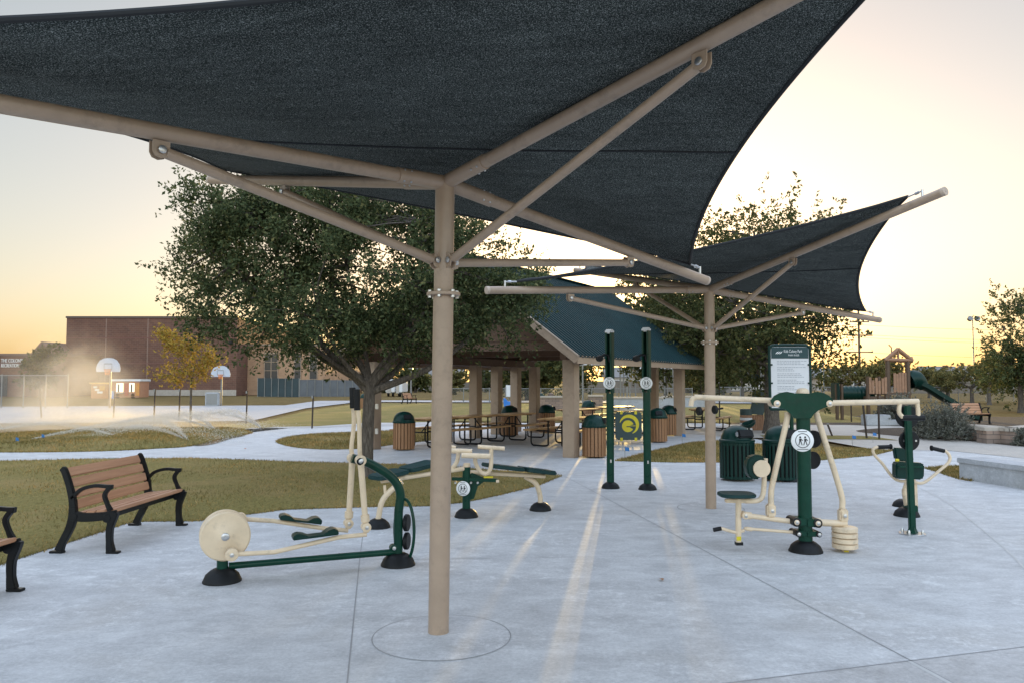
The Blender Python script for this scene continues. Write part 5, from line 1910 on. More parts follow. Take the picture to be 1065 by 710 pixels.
shrub('grey shrub left of the tower under the planks', G(935, 441), .9, 1.3, M_sage, 6, 60, .09, group='grey shrubs by the path')

# ------------------------------------------------------------------ utility flags
fl = [(650, 478, 'blue marker flag on the turf left of the far canopy post'), (709.5, 461.5, 'blue marker flag near the right front column'), (886.5, 463.5, 'left of two blue marker flags behind the press station'), (908, 460, 'right of two blue marker flags behind the press station'), (16, 466, 'small blue marker flag at the far left in the wet turf'), (43, 462, 'small blue marker flag right of the leftmost one')]
for px, py, lab_ in fl:
    p = G(px, py)
    t = thing('marker_flag', lab_, 'flag', p, 'blue utility flags')
    MB().tube([p, p + Vector((0, 0, .30))], .006, 6).build('wire', M_chain, t)
    MB().prism([p + Vector((0, 0, .30)), p + Vector((.09, -.03, .28)), p + Vector((.10, -.02, .20)), p + Vector((0, 0, .21))], (0, .004, 0)).build('flag', M_blue, t, smooth=False)

# ------------------------------------------------------------------ basketball hoops
def hoop(label, px, pyb, pytop, side):
    p = G(px, pyb)
    Y = p.y
    t = thing('basketball_hoop', label, 'basketball hoop', p, 'basketball hoops')
    s = Y / F_PX
    zt = P(px, pytop, Y).z
    k = zt / 3.9
    bx = p.x + .9 * k * side * .2
    MB().tube([p, (p.x, Y, zt * .72), (p.x + .02, Y - .5, zt * .80)], .08 * k, 12).build('pole', M_chain if side < 0 else M_tan, t)
    fanpts = [(-.92, .0), (.92, .0), (.94, .28), (.86, .60), (.66, .88), (.36, 1.04), (0, 1.08), (-.36, 1.04), (-.66, .88), (-.86, .60), (-.94, .28)]
    z0 = zt - 1.09 * k
    b = MB().prism([(p.x + x * k + .25 * k, Y - .75, z0 + z * k) for x, z in fanpts], (0, .06, 0)).build('backboard', M_board, t, bevel=.02)
    cx = p.x + .25 * k
    sq = MB()
    for a_, b_ in (((-.3, .2), (.3, .2)), ((.3, .2), (.3, .62)), ((.3, .62), (-.3, .62)), ((-.3, .62), (-.3, .2))):
        sq.bar((cx + a_[0] * k, Y - .755, z0 + a_[1] * k), (cx + b_[0] * k, Y - .755, z0 + b_[1] * k), .006, .05)
    each(sq, 'target_line', M_chain, b)
    MB().bar((cx, Y - .5, z0 + .05), (p.x, Y, zt * .72), .1, .1).build('bracket', M_chain, t)
    rc = Vector((cx + .1, Y - 1.02, z0 + .16))
    rg_ = MB().tube([rc + Vector((math.cos(2 * PI * i / 20) * .23 * k, math.sin(2 * PI * i / 20) * .23 * k, 0)) for i in range(20)], .014, 6, closed=True).build('rim', M_orange, t)
    nt_ = MB()
    for i in range(10):
        a = 2 * PI * i / 10
        nt_.tube([rc + Vector((math.cos(a) * .22 * k, math.sin(a) * .22 * k, 0)), rc + Vector((math.cos(a + .4) * .13 * k, math.sin(a + .4) * .13 * k, -.42 * k))], .009, 4)
        nt_.tube([rc + Vector((math.cos(a) * .22 * k, math.sin(a) * .22 * k, 0)), rc + Vector((math.cos(a - .4) * .13 * k, math.sin(a - .4) * .13 * k, -.42 * k))], .009, 4)
    nt_.build('net', M_orange, rg_)
hoop('near basketball hoop with a white fan board on the left', 114, 424, 372, 1)
hoop('second basketball hoop with a white fan board beside the golden tree', 230, 421.5, 380, -1)

# ------------------------------------------------------------------ food trailer by the gym
Yt = 84
tr = thing('food_trailer', 'colourful food trailer with lit serving windows in front of the brick gym', 'trailer', P(118, 414, Yt) * 1)
def tb_(px0, px1, py0, py1, mat, nm, yo=0, dep=2.2, par=tr, **k):
    a, b = P(px0, py0, Yt + yo), P(px1, py1, Yt + yo)
    return MB().box(((a.x + b.x) / 2, Yt + yo + dep / 2, (a.z + b.z) / 2), (abs(b.x - a.x), dep, abs(a.z - b.z))).build(nm, mat, par, **k)
M_lit = bpy.data.materials.new('lit_window')
N, L = nt(M_lit)
N['Principled BSDF'].inputs['Base Color'].default_value = (.8, .72, .5, 1)
N['Principled BSDF'].inputs['Emission Color'].default_value = (1, .85, .5, 1)
N['Principled BSDF'].inputs['Emission Strength'].default_value = .35
tb_(115, 145, 396, 413, pmat('trailer_salmon', (.42, .20, .12), .5), 'body', bevel=.06)
tb_(114, 146, 393.8, 396, M_wtrailer, 'roof', -.1, 2.4)
for a_, b_ in ((121, 128), (134.5, 139.5)):
    w_ = tb_(a_, b_, 398, 407, M_lit, 'window', -.04, .04)
    tb_(a_ + 1.5, a_ + 3, 399, 407, M_ink, 'window_frame', -.06, .02, w_)
tb_(129.5, 133, 398, 411, pmat('menu_red', (.40, .08, .05), .6), 'menu_board', -.05, .05)
tb_(141, 144.6, 398, 411, pmat('menu_orange', (.60, .26, .05), .6), 'side_panel', -.05, .05)
tb_(116, 119, 406, 414, pmat('poster_blue', (.25, .36, .60), .6), 'poster', -.05, .05)
tb_(121, 128, 407.6, 408.4, M_steel, 'counter', -.4, .4)
for px in (122, 138):
    c_ = P(px, 413.5, Yt)
    MB().lathe([(.2, -.1), (.34, -.08), (.34, .08), (.2, .1)], (c_.x, Yt + .1, .33), (0, 1, 0), 20).build('wheel', M_rubber, tr)
t2_ = thing('mural_booth', 'orange booth with white lettering shapes left of the food trailer', 'booth', P(104, 414, Yt))
tr2 = t2_
tb_(95, 112.5, 399, 414, pmat('booth_orange', (.40, .17, .06), .6), 'body', 0, 2, t2_)
tb_(93, 114, 397.3, 399, pmat('booth_awning', (.62, .36, .06), .6), 'awning', -.5, 2.6, t2_)
for a_ in ((97, 101, 401, 403.2), (98.5, 103, 404, 406), (101, 106.5, 406.4, 408.6)):
    tb_(*a_, M_wtrailer, 'menu_card', -.05, .04, t2_)
tb_(103.5, 109, 400.5, 405.5, pmat('booth_gold', (.55, .30, .04), .6), 'panel', -.04, .03, t2_)

# ------------------------------------------------------------------ utility box, power pole, floodlight, wires
p = G(222, 421.5)
eb = thing('utility_box', 'grey electrical cabinet at the foot of the second hoop', 'utility box', p)
MB().box(p + Vector((0, 0, .5)), (1.0, .7, 1.0)).build('cabinet', M_wallconc, eb, bevel=.03)
MB().box(p + Vector((0, -.36, .5)), (.8, .03, .8)).build('door', M_chain, eb)
def pole(label, px, Y, pytop, r, cat='pole', nm='power_pole'):
    b = P(px, 400, Y)
    b.z = -.05
    t = thing(nm, label, cat, b)
    zt = P(px, pytop, Y).z
    MB().tube([b, (b.x, Y, zt)], [r, r * .65], 10).build('pole', M_bark if nm == 'power_pole' else M_chain, t)
    return t, b, zt
Yp = 95
t, b, zt = pole('tall wooden power pole left of the playground tower', 894.5, Yp, 318, .17)
for py, w in ((349, 1.6), (366, 1.6), (335, 1.2)):
    z = P(894, py, Yp).z
    MB().bar((b.x - w, Yp - .2, z), (b.x + w, Yp - .2, z), .12, .14).build('cross_arm', M_bark, t)
    for x in (-w + .1, 0, w - .1):
        MB().lathe([(.06, 0), (.06, .18), (.03, .22)], (b.x + x, Yp - .2, z + .07), n=8).build('insulator', M_chain, t)
for i, (py, pe) in enumerate(((338, 334), (348, 345), (351, 349), (366, 364), (377, 376))):
    a = P(894, py, Yp)
    a.y -= .2
    q = P(1400, pe, Yp + 4)
    pts = [a.lerp(q, k / 24) - Vector((0, 0, 1.0 * 4 * (k / 24) * (1 - k / 24))) for k in range(25)]
    q2 = P(300, py - 4, Yp + 6)
    pts2 = [a.lerp(q2, k / 24) - Vector((0, 0, 1.0 * 4 * (k / 24) * (1 - k / 24))) for k in range(25)]
    w1 = MB().tube(pts2[::-1] + pts[1:], .016, 4).build('power_line', M_ink)
    tag(w1, 'thin power line strung from the wooden pole, ' + ['topmost of five', 'second from top of five', 'middle of five', 'second from bottom of five', 'lowest of five'][i], 'power line', 'power lines')
t, b, zt = pole('slim floodlight mast with two lamp heads left of the right edge tree', 1013.5, 130, 331, .14, 'light mast', 'floodlight_mast')
MB().bar((b.x - .9, 130, zt - .1), (b.x + .9, 130, zt - .1), .1, .1).build('cross_arm', M_chain, t)
for x in (-.62, .62):
    MB().lathe([(.12, -.35), (.40, -.2), (.44, .25), (.1, .3)], (b.x + x, 130 - .3, zt - .15), (0, -1, .5), 12).build('lamp_head', M_chain, t)
t, b, zt = pole('thin shorter mast right of the floodlight base', 1006, 135, 381, .12, 'pole', 'light_mast')
MB().bar((b.x - .5, 135, zt), (b.x + .5, 135, zt), .1, .12).build('cross_arm', M_chain, t)
t, b, zt = pole('white flag pole just left of the press station yoke', 856.5, 60, 350, .07, 'pole', 'flag_pole')
MB().lathe([(0, .12), (.09, .06), (.09, 0), (.05, -.05)], (b.x, 60, zt), n=12).build('finial', M_wtrailer, t)
t, b, zt = pole('light pole beyond the lawn right of the oak trunk', 427.5, 92, 383, .12, 'pole', 'street_pole')
MB().box((b.x, 91.7, zt), (.5, .9, .15)).build('lamp_head', M_chain, t)
t, b, zt = pole('tall pole seen under the pavilion between columns', 661, 70, 385, .08, 'pole', 'street_pole')
MB().box((b.x, 69.7, zt), (.5, .9, .15)).build('lamp_head', M_chain, t)

# ------------------------------------------------------------------ houses, cars and trailers beyond the field
def house(label, px0, px1, Y, h, rh, wall=M_house, roof=M_roofgray):
    x0, x1 = P(px0, 400, Y).x, P(px1, 400, Y).x
    t = thing('house', label, 'house', ((x0 + x1) / 2, Y, 0), 'houses beyond the field')
    MB().box(((x0 + x1) / 2, Y + 4, h / 2 - .03), (x1 - x0, 8, h)).build('wall', wall, t)
    r = MB()
    e = .5
    r.prism([(x0 - e, Y - e, h), (x0 - e, Y + 4, h + rh), (x0 - e, Y + 8 + e, h)], (x1 - x0 + 2 * e, 0, 0))
    ro = r.build('roof', roof, t, smooth=False)
    MB().box((x0 + (x1 - x0) * .7, Y + 3, h + rh * .8), (.8, .8, 1.3)).build('chimney', M_brick, ro)
    n = max(1, int((x1 - x0) / 4))
    for i in range(n):
        cx = x0 + (i + .5) * (x1 - x0) / n
        w = MB().box((cx, Y - .03, h * .55), (1.5, .06, 1.2)).build('window', M_wtrailer, t)
        MB().box((cx, Y - .07, h * .55), (1.25, .03, 1.0)).build('pane', M_glass, w)
    d_ = MB().box((x0 + (x1 - x0) * .22, Y - .035, 1.05), (1.0, .06, 2.05)).build('door', M_brown, t)
    return t
house('pale house with grey roof right of the slide', 968, 1003, 155, 2.6, 2.4)
house('low house behind the round topped field tree', 1012, 1050, 160, 2.6, 2.6)
house('grey roofed house above the white trailers', 424, 446, 162, 2.8, 2.6)
house('small house left of the near canopy post', 448, 480, 160, 2.8, 2.2)
house('house seen between the left pavilion columns', 500, 530, 165, 2.8, 2.6)
house('house seen below the pavilion roof behind the right columns', 690, 735, 165, 2.8, 2.4)
house('house seen under the pavilion roof between the stretch posts', 632, 672, 165, 2.8, 2.2)
house('house half hidden by the big dark tree trunk', 745, 800, 165, 2.7, 2.4)
house('house behind the playground tunnel', 850, 905, 165, 2.6, 2.2)
def white_trailer(label, px0, px1, Y, pyt, dk=0):
    x0, x1 = P(px0, 400, Y).x, P(px1, 400, Y).x
    zt = P(px0, pyt, Y).z
    t = thing('box_trailer', label, 'trailer', ((x0 + x1) / 2, Y, 0), 'white trailers by the far fence')
    MB().box(((x0 + x1) / 2, Y + 2.5, (zt + .5) / 2), (x1 - x0, 5, zt - .5)).build('body', M_wtrailer, t, bevel=.08)
    MB().box(((x0 + x1) / 2 - .2, Y - .03, zt * .5), ((x1 - x0) * .5, .05, zt * .6)).build('door', M_house, t)
    for x in (x0 + .3, x1 - .3):
        MB().lathe([(.2, -.12), (.36, -.1), (.36, .1), (.2, .12)], (x, Y + .4, .34), (1, 0, 0), 16).build('wheel', M_rubber, t)
white_trailer('white box trailer right of the oak trunk', 401, 411, 95, 394)
white_trailer('taller white box trailer next to the first one', 412, 418.5, 94, 395)
def car(label, px, Y, mat, rz=0):
    b = P(px, 402, Y)
    b.z = -.03
    t = thing('parked_car', label, 'car', b, 'cars parked beyond the field', rz)
    side = [(-2.2, .35), (-2.15, .80), (-1.2, .95), (-.6, 1.42), (.75, 1.45), (1.5, .98), (2.1, .86), (2.2, .35)]
    MB().prism([(x, -.85, z) for x, z in side], (0, 1.7, 0)).build('body', mat, t, local=True, bevel=.06)
    MB().prism([(x, -.862, z) for x, z in ((-1.0, .98), (-.55, 1.36), (.7, 1.38), (1.2, .99))], (0, 1.724, 0)).build('window', M_glass, t, local=True)
    for x in (-1.35, 1.35):
        for y in (-.78, .78):
            w = MB().lathe([(.2, -.11), (.33, -.1), (.33, .1), (.2, .11)], (x, y, .33), (0, 1, 0), 18).build('wheel', M_rubber, t, local=True)
    return t
cw, cb_, cr_ = pmat('white_car_paint', (.65, .66, .68), .25), pmat('silver_car_paint', (.32, .33, .35), .25), pmat('dark_car_paint', (.05, .05, .06), .25)
car('white car parked before the pale house right of the slide', 1001, 146, cw)
car('silver car parked left of the near canopy post', 449, 148, cb_)
car('white car parked beside the white trailers', 430, 144, cw)
car('dark car parked beyond the field under the roof', 690, 146, cr_)
car('silver car passing behind the playground planks', 905, 150, cb_)
car('white car beyond the field left of the slide', 958, 149, cw)

# ------------------------------------------------------------------ playground
Yg = 36
pt = thing('play_tower', 'wooden play tower with a gabled log roof and plank sides', 'play tower', P(934, 440, Yg) * 1)
ground_z = -.02
def PP(x, y, o=0):
    return P(x, y, Yg + o)
for x, o in ((923.5, 0), (944.5, 0), (926, 1.6), (946, 1.6)):
    a = PP(x if o == 0 else x - 2, 400, o)
    zt = PP(x, 374, 0).z
    MB().tube([(a.x, a.y, ground_z), (a.x, a.y, zt)], .10, 12).build('post', M_brown, pt)
for o in (-.06, 1.66):
    pk, l_, r_ = PP(934, 362.5, 0), PP(920.5, 374, 0), PP(949, 374.5, 0)
    for e in (l_, r_):
        MB().tube([(pk.x * (1 + o / Yg), Yg + o, pk.z), (e.x * (1 + o / Yg), Yg + o, e.z)], .085, 10).build('roof_log', M_planks, pt)
    MB().tube([(l_.x * (1 + o / Yg), Yg + o, l_.z + .02), (r_.x * (1 + o / Yg), Yg + o, r_.z)], .075, 10).build('roof_log', M_planks, pt)
    MB().tube([(pk.x * (1 + o / Yg), Yg + o, pk.z), (pk.x * (1 + o / Yg), Yg + o, l_.z)], .05, 8).build('king_post', M_planks, pt)
pk, l_, r_ = PP(934, 362.5, 0), PP(920.5, 374, 0), PP(949, 374.5, 0)
for e in (l_, r_):
    for k in (.9,):
        q = Vector((pk.x, Yg, pk.z)).lerp(Vector((e.x, Yg, e.z)), k)
        MB().tube([(q.x, Yg - .06, q.z + .07), (q.x * 1.046, Yg + 1.66, q.z + .07)], .06, 8).build('purlin', M_planks, pt)
vx = PP(927, 361, 0)
MB().tube([(vx.x, Yg, PP(0, 367).z), (vx.x, Yg, vx.z), (vx.x - .12, Yg, vx.z + .12)], .03, 6).build('weather_vane', M_brown, pt)
zd = PP(934, 407.5).z
MB().box(((PP(923, 400).x + PP(945, 400).x) / 2, Yg + .8, zd - .06), (1.15, 1.8, .12)).build('deck', M_brown, pt)
for x in (930.5, 933.2, 936, 939, 942):
    MB().bar((PP(x, 400).x, Yg - .02, zd), (PP(x, 400).x, Yg - .02, PP(0, 387 + (x * 7 % 3)).z), .11, .05, (0, 1, 0)).build('plank', M_planks, pt)
for x in (904, 907, 910.5, 913.5, 917, 920):
    MB().bar((PP(x, 400).x, Yg - .1, PP(0, 409).z), (PP(x, 400).x, Yg - .1, PP(0, 392 + (x * 5 % 4)).z), .11, .05, (0, 1, 0)).build('plank', M_planks, pt)
for x in (902.5, 914, 921.5):
    MB().tube([(PP(x, 400).x, Yg, ground_z), (PP(x, 400).x, Yg, PP(0, 391).z)], .09, 10).build('post', M_brown, pt)
MB().box((PP(911, 400).x, Yg + .8, PP(0, 413).z), (1.0, 1.6, .12)).build('deck', M_brown, pt)
for py in (420, 426, 432):
    MB().bar((PP(903, 0).x, Yg - .3 - (py - 420) * .04, PP(0, py).z), (PP(921, 0).x, Yg - .3 - (py - 420) * .04, PP(0, py).z), .3, .05).build('step', M_brown, pt)
# arched tunnel
tn = thing('play_tunnel', 'dark green ribbed crawl tunnel left of the tower', 'play tunnel', PP(885, 436))
tz_ = PP(0, 408.5).z
rr = []
x0, x1 = PP(866, 0).x, PP(902, 0).x
for i in range(40):
    t_ = i / 39
    rr.append((.33 + .025 * (math.sin(t_ * 2 * PI * 9) > .2), t_ * (x1 - x0)))
MB().lathe(rr, (x0, Yg + .5, tz_), (1, 0, 0), 28, cap=False).build('tube', M_dgreen, tn, sharp=60)
MB().box(((x0 + x1) * .5 + .48, Yg + .15, tz_ + .1), (.06, .04, .2)).build('slot', M_steel, tn)
for x in (863, 868):
    xx = PP(x, 0).x
    MB().tube([(xx, Yg + .2, ground_z), (xx, Yg + .2, PP(0, 399).z)], .08, 10).build('post', M_brown, tn)
MB().box((PP(864.5, 0).x - .05, Yg + .4, tz_), (.10, .8, 1.0)).build('end_panel', M_dgreen, tn, bevel=.03)
# slide
sl = thing('play_slide', 'dark green slide running down right from the play tower', 'slide', PP(985, 440))
cur = spline([PP(946, 397, .3), PP(953, 399, .3), PP(962, 403, .2), PP(975, 411, .1), PP(990, 420, 0), PP(1004, 429.5, 0), PP(1012, 434.5, 0), PP(1018, 436, 0)], 4)
mb = MB()
vs, fs = [], []
prof = [(-.30, .20), (-.27, .20), (-.24, .02), (-.12, -.03), (0, -.04), (.12, -.03), (.24, .02), (.27, .20), (.30, .20), (.30, -.02), (.15, -.10), (-.15, -.10), (-.30, -.02)]
for p in cur:
    for y, z in prof:
        vs.append(p + Vector((0, y, z)))
k = len(prof)
for i in range(len(cur) - 1):
    for j in range(k):
        fs.append((i * k + j, i * k + (j + 1) % k, (i + 1) * k + (j + 1) % k, (i + 1) * k + j))
mb.add(vs, fs)
mb.build('chute', M_dgreen, sl)
hoodc = PP(951, 396, .3)
MB().tube(spline([PP(945.5, 395, .3), PP(950, 393.5, .3), PP(956, 397, .3), PP(961, 401.5, .3)], 5), [.42] * 8 + [.40, .38, .36, .34, .3, .28, .26, .24], 24, cap=False).build('hood', M_dgreen, sl)
MB().tube([(PP(985, 0).x, Yg, 0), PP(985, 418)], .05, 8).build('support', M_brown, sl)
# small climbing stand left, behind the bins
cs = thing('play_kiosk', 'teal roofed climbing stand on a ribbed wooden drum', 'play equipment', P(786, 447.5, 28))
Yk = 28
def PK(x, y, o=0):
    return P(x, y, Yk + o)
MB().prism([PK(783.5, 405), PK(798, 405), PK(797, 420), PK(794, 431), PK(779.5, 430), PK(782, 420)], (0, .08, 0)).build('panel', M_slate, cs, bevel=.01)
zz0, zz1 = 0, PK(0, 431).z
for i in range(9):
    x = PK(779.5 + i * 1.9, 440).x
    MB().tube([(x, Yk + .1, 0), (x, Yk + .1, zz1)], .034, 8).build('stave', M_planks, cs)
for x in (784, 787.5):
    MB().tube([(PK(x, 0).x, Yk + .3, 0), (PK(x, 0).x, Yk + .3, PK(0, 380).z)], .03, 8).build('post', M_brown if x < 785 else M_wtrailer, cs)
MB().box(PK(785.5, 391), (.24, .18, .16)).build('cap_box', M_slate, cs, bevel=.02)
bd = thing('play_barrel', 'striped barrel stand with a dark top beside the climbing stand', 'play equipment', PK(769, 447))
for i, z in enumerate(np.linspace(.05, PK(0, 431).z - .05, 6)):
    MB().lathe([(.20, -.05), (.215, -.03), (.215, .03), (.20, .05)], (PK(769, 0).x, Yk, z), n=20).build('band', M_planks if i % 2 else M_wtrailer, bd)
MB().lathe([(.21, 0), (.21, .2), (.19, .22)], (PK(769, 0).x, Yk, PK(0, 431).z), n=20).build('top_band', M_slate, bd)
bw = thing('play_bowl', 'dark green tilted play bowl in front of the climbing stand', 'play equipment', PK(779, 446, -1.5))
bc_ = PK(779, 440.5, -1.5)
MB().lathe([(0, -.12), (.12, -.10), (.22, -.02), (.25, .06), (.235, .06), (.2, -.0), (.1, -.06), (0, -.07)], bc_, (-.35, -.15, .9), 24, cap=False).build('bowl', M_dgreen, bw)
MB().tube([(bc_.x, bc_.y, 0), bc_ - Vector((0, 0, .08))], .03, 8).build('post', M_dgreen, bw)
# grey block and stakes before the playground
gbk = G(911, 442)
o_ = MB().box(gbk + Vector((0, 0, .22)), (1.0, .5, .44)).box(gbk + Vector((.85, .1, .12)), (.8, .4, .24)).build('stone_block', M_wallconc, bevel=.03)
tag(o_, 'pale grey stone block step at the edge of the playground mulch', 'stone block')
for px, yt, yb, lab_, sl_ in ((901.5, 421, 456, 'dark steel stake in the path edge left of its pair', -.06), (914.5, 421, 456.5, 'dark steel stake in the path edge right of its pair', 0), (866, 441, 454, 'short leaning brown stake by the path', -.1), (748.5, 398, 440, 'dark steel stake beside the far canopy post', 0), (885.5, 421, 438, 'thin stake under the tunnel', 0)):
    p = G(px, yb)
    t = thing('stake_post', lab_, 'post', p, 'stakes by the playground path')
    h = P(px, yt, p.y).z
    MB().bar(p, p + Vector((sl_ * 1.5, 0, h)), .045, .045).build('stake', M_stake, t)
    MB().box(p + Vector((sl_ * 1.5, 0, h + .02)), (.06, .06, .04)).build('stake_cap', M_chain, t)
# play things seen through the pavilion
for i, (x0_, x1_, y0_, y1_, yb_, mat_, nm, lab_) in enumerate([(557, 586, 411, 424, 426, M_stone, 'stone_seat_wall', 'low rubble wall seen behind the back left columns'), (613, 627, 410, 424, 426, M_stone, 'stone_seat_wall', 'low rubble wall behind the left stretch post'),
                                                   (633, 690, 412, 422, 425, M_wallconc, 'pale_seat_wall', 'pale low wall across the playground behind the stretch posts'), (690, 738, 411, 420, 423, M_wallconc, 'pale_seat_wall', 'pale low wall right of the right front column')]):
    b = G(x0_, yb_)
    Y = b.y
    xa, xb = P(x0_, y1_, Y).x, P(x1_, y1_, Y).x
    zt = P(0, y0_, Y).z
    t = thing(nm, lab_, 'wall', b, 'low walls of the play area')
    MB().box(((xa + xb) / 2, Y + .3, (zt - .12) / 2 - .02), (xb - xa, .6, zt - .12)).build('wall', mat_, t)
    MB().box(((xa + xb) / 2, Y + .3, zt - .06 - .02), (xb - xa + .1, .7, .12)).build('coping', M_coping, t, bevel=.02)
# pale shade sails over the play area beyond the pavilion
for x0_, x1_, ya, yb_, Y, lab_ in ((606, 652, 372, 379, 58, 'pale grey hip shade roof beyond the pavilion on the left'), (655, 700, 377, 383, 64, 'second pale hip shade roof beyond the pavilion on the right')):
    b = P((x0_ + x1_) / 2, 400, Y)
    b.z = -.05
    t = thing('shade_roof', lab_, 'shade roof', b, 'pale shade roofs of the play area')
    ap = P((x0_ + x1_) / 2, ya, Y + 1.8)
    a_, c_ = P(x0_, yb_, Y), P(x1_, yb_, Y)
    q = [a_, c_, c_ + Vector((0, 3.6, 0)), a_ + Vector((0, 3.6, 0))]
    m_ = MB().add([*q, ap], [(0, 1, 4), (1, 2, 4), (2, 3, 4), (3, 0, 4)]).build('canopy', pmat('pale_sail', (.42, .40, .37), .8), t, smooth=False)
    m_.modifiers.new('t', 'SOLIDIFY').thickness = .02
    for p in q:
        MB().tube([(p.x, p.y, -.05), p], .06, 8).build('post', M_chain, t)
bl = P(527, 424, 48)
bt = thing('blue_slide', 'bright blue play slide seen between the left columns', 'slide', bl)
pr = [P(524, 423, 48), P(532, 423, 48), P(532, 417.5, 48), P(528, 417, 48), P(525.5, 413.5, 48), P(523.5, 413.5, 48)]
MB().prism(pr, (0, .6, 0)).build('chute', M_blueplastic, bt, bevel=.03)
MB().prism([P(525, 413, 48), P(526.5, 413, 48), P(526.5, 402, 48), P(525, 402, 48)], (0, .1, 0)).build('ladder', M_chain, bt)
pn = P(529, 412, 50)
tt = thing('white_panel_sign', 'white upright panel above the blue play slide', 'sign', (pn.x, 50, -.05))
MB().box((pn.x, 50, P(0, 406, 50).z), (.36, .06, .75)).build('panel', M_wtrailer, tt)
MB().tube([(pn.x, 50.06, -.05), (pn.x, 50.06, P(0, 402, 50).z)], .03, 8).build('post', M_chain, tt)
for px, mat_, lab_ in ((562.5, M_dgreen, 'small dark green domed bollard seen behind the back column'), (573, M_brown, 'small brown domed bollard right of the green one')):
    b = G(px, 424)
    Y = b.y
    t = thing('domed_bollard', lab_, 'bollard', b, 'domed bollards')
    zt = P(0, 408, Y).z
    MB().lathe([(.22, -.03), (.22, zt * .45), (.2, zt * .5)], (b.x, Y, 0), n=16).build('base', M_wtrailer if px < 570 else M_orange, t)
    MB().lathe([(.24, 0), (.25, zt * .3), (.18, zt * .45), (0, zt * .52)], (b.x, Y, zt * .48), n=18, cap=False).build('dome', mat_, t)
# near mast with bowl in front of the pavilion right side
# fallen leaves on the paving
rn = random.Random(3)
for i, (px, py, lab_) in enumerate([(255, 466, 'single orange fallen leaf on the walk at the left'), (688, 602, 'single brown fallen leaf on the plaza in the middle'), (134, 540, 'orange fallen leaf behind the bench on the lawn edge')]):
    p = G(px, py, .012)
    a = rn.uniform(0, 6)
    mb = MB()
    ol = [(0, -.06), (.03, -.03), (.035, .01), (.015, .05), (0, .07), (-.02, .04), (-.035, 0), (-.025, -.035)]
    vs = [p + Vector((x * math.cos(a) - y * math.sin(a), x * math.sin(a) + y * math.cos(a), abs(x) * .5)) for x, y in [(u * .6, w * .6) for u, w in ol]] + [p]
    mb.add(vs, [(8, k, (k + 1) % 8) for k in range(8)])
    o = mb.build('fallen_leaf', M_orange if i != 1 else M_planks)
    tag(o, lab_, 'leaf')

# ------------------------------------------------------------------ lawn sprinklers: spray and mist
rg = np.random.default_rng(21)
M_drop = pmat('water_drops', (.85, .85, .83), .2)
_m = bpy.data.materials.new('spray_drops')
N, L = nt(_m)
pb = N['Principled BSDF']
pb.inputs['Base Color'].default_value = (.9, .88, .84, 1)
pb.inputs['Roughness'].default_value = .3
tr_ = N.new('ShaderNodeBsdfTranslucent')
tr_.inputs[0].default_value = (.9, .88, .82, 1)
mx_ = N.new('ShaderNodeMixShader')
mx_.inputs[0].default_value = .6
L.new(pb.outputs[0], mx_.inputs[1])
L.new(tr_.outputs[0], mx_.inputs[2])
L.new(mx_.outputs[0], N['Material Output'].inputs[0])
M_drop = _m
def jet(base, az, reach, height, n, seed, fan=.10):
    rg = np.random.default_rng(seed)
    t = rg.uniform(0, 1, n) ** 1.2
    a = az + rg.normal(0, fan, n)
    r = reach * t * rg.uniform(.92, 1.05, n)
    x = base.x + np.cos(a) * r
    y = base.y + np.sin(a) * r
    z = .06 + height * 4 * t * (1 - t) * rg.uniform(.85, 1.1, n) + rg.normal(0, .03, n) * t
    sp_ = .16 * t ** 1.8
    x = x + rg.normal(0, 1, n) * sp_
    y = y + rg.normal(0, 1, n) * sp_
    z = z + rg.normal(0, 1, n) * sp_ * .6
    z = np.maximum(z, .02)
    s = .0045 * rg.uniform(.5, 1.6, n)
    c = np.stack([x, y, z], 1)
    tet = np.array([[1, 1, 1], [1, -1, -1], [-1, 1, -1], [-1, -1, 1]])
    v = c[:, None, :] + tet[None] * s[:, None, None]
    f = np.array([[0, 1, 2], [0, 3, 1], [0, 2, 3], [1, 3, 2]])
    F = (np.arange(n)[:, None, None] * 4 + f[None]).reshape(-1, 3)
    return v.reshape(-1, 3), F
heads = [((197, 461), PI * .93, 3.4, .42), ((197, 461), PI * .78, 4, .55), ((226, 450.5), PI * .93, 4.5, .5), ((226, 450.5), PI * .80, 4.5, .6), ((272, 446), PI * .95, 4, .55), ((272, 446), PI * .82, 4, .6), ((20, 462), .10, 6, .45), ((60, 452), .03, 8, .5), ((100, 449), .05, 6, .55), ((-40, 455), .05, 9, .5), ((130, 458), 2.95, 6, .45)]
vs, fs, off = [], [], 0
for i, (px, az, re, hg) in enumerate(heads):
    v, f = jet(G(*px), az, re, hg, 4200, 100 + i, .025 if i % 2 == 0 else .09)
    vs.append(v); fs.append(f + off)
    off += len(v)
sp_ = fast_mesh('water_spray', np.concatenate(vs), np.concatenate(fs), M_drop)
tag(sp_, 'white jets of sprinkler water arching over the wet turf at the left', 'water spray', kind='stuff')
done = set()
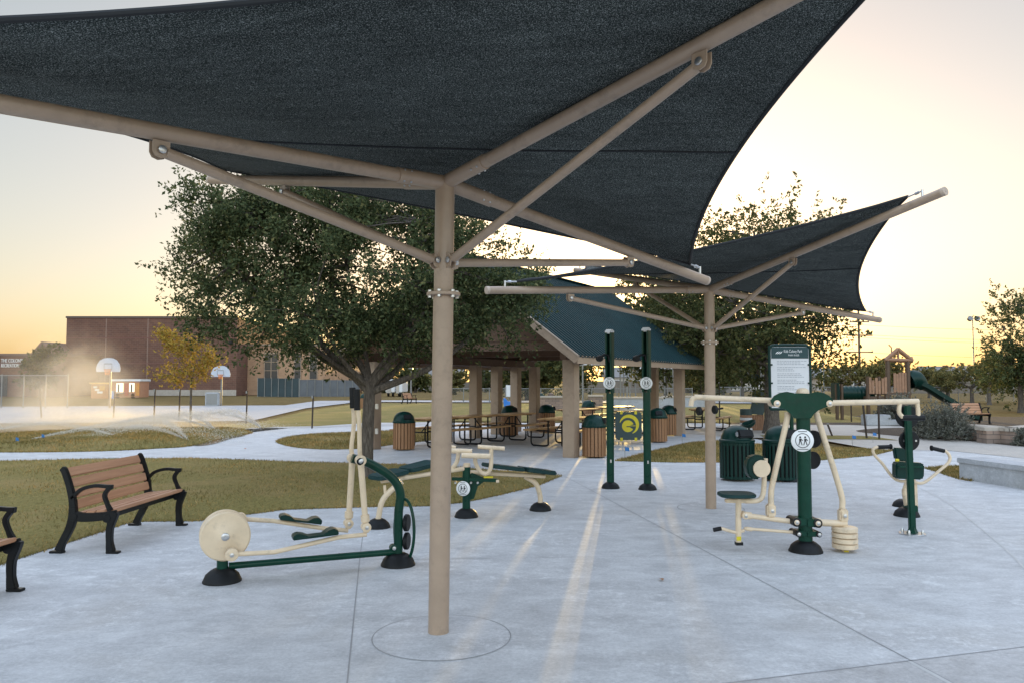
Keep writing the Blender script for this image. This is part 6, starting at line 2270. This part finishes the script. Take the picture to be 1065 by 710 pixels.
for i, (px, *_r) in enumerate(heads):
    if px in done or px[0] in (20, 60, 100, -40, 130):
        continue
    done.add(px)
    p = G(*px)
    t = thing('sprinkler_head', ['sprinkler head nearest the puddle on the turf rim', 'middle sprinkler head on the turf rim', 'right sprinkler head by the walk'][len(done) - 1], 'sprinkler', p, 'lawn sprinklers')
    MB().lathe([(.03, -.02), (.03, .06), (.02, .075), (0, .078)], p, n=12, cap=False).build('riser', M_rubber, t)
    MB().box(p + Vector((-.02, 0, .065)), (.03, .02, .015)).build('nozzle', M_rubber, t)
# drifting mist
def mist(name, label, c, s, dens, seed):
    bpy_m = bpy.data.materials.new(name)
    N, L = nt(bpy_m)
    N.remove(N['Principled BSDF'])
    v = N.new('ShaderNodeVolumePrincipled')
    v.inputs['Color'].default_value = (.95, .93, .9, 1)
    v.inputs['Anisotropy'].default_value = .55
    tc = N.new('ShaderNodeTexCoord')
    n1 = noise(N, L, tc.outputs['Object'], 2.2, 3, .55, .4)
    ln = N.new('ShaderNodeVectorMath')
    ln.operation = 'LENGTH'
    L.new(tc.outputs['Object'], ln.inputs[0])
    fo = N.new('ShaderNodeMapRange')
    fo.interpolation_type = 'SMOOTHSTEP'
    fo.inputs[1].default_value = 1.0
    fo.inputs[2].default_value = .15
    L.new(ln.outputs['Value'], fo.inputs[0])
    nr = N.new('ShaderNodeMapRange')
    nr.inputs[1].default_value = .35
    nr.inputs[2].default_value = .75
    nr.inputs[4].default_value = dens
    L.new(n1.outputs['Fac'], nr.inputs[0])
    mu = N.new('ShaderNodeMath')
    mu.operation = 'MULTIPLY'
    L.new(fo.outputs[0], mu.inputs[0])
    L.new(nr.outputs[0], mu.inputs[1])
    L.new(mu.outputs[0], v.inputs['Density'])
    L.new(v.outputs[0], N['Material Output'].inputs['Volume'])
    mb = MB()
    bm = bmesh.new()
    bmesh.ops.create_icosphere(bm, subdivisions=3, radius=1)
    me = bpy.data.meshes.new(name)
    bm.to_mesh(me)
    bm.free()
    me.materials.append(bpy_m)
    o = bpy.data.objects.new(name, me)
    C.objects.link(o)
    o.location = c
    o.scale = s
    tag(o, label, 'mist', kind='stuff')
mist('sprinkler_mist', 'soft low mist drifting over the sprinkled turf at the left', P(85, 446, 29), (8.5, 5.0, 1.2), .45, 1)
mist('sprinkler_mist', 'taller orange lit mist plume in front of the food trailer', P(70, 410, 33), (3.6, 3.0, 3.3), .45, 2)
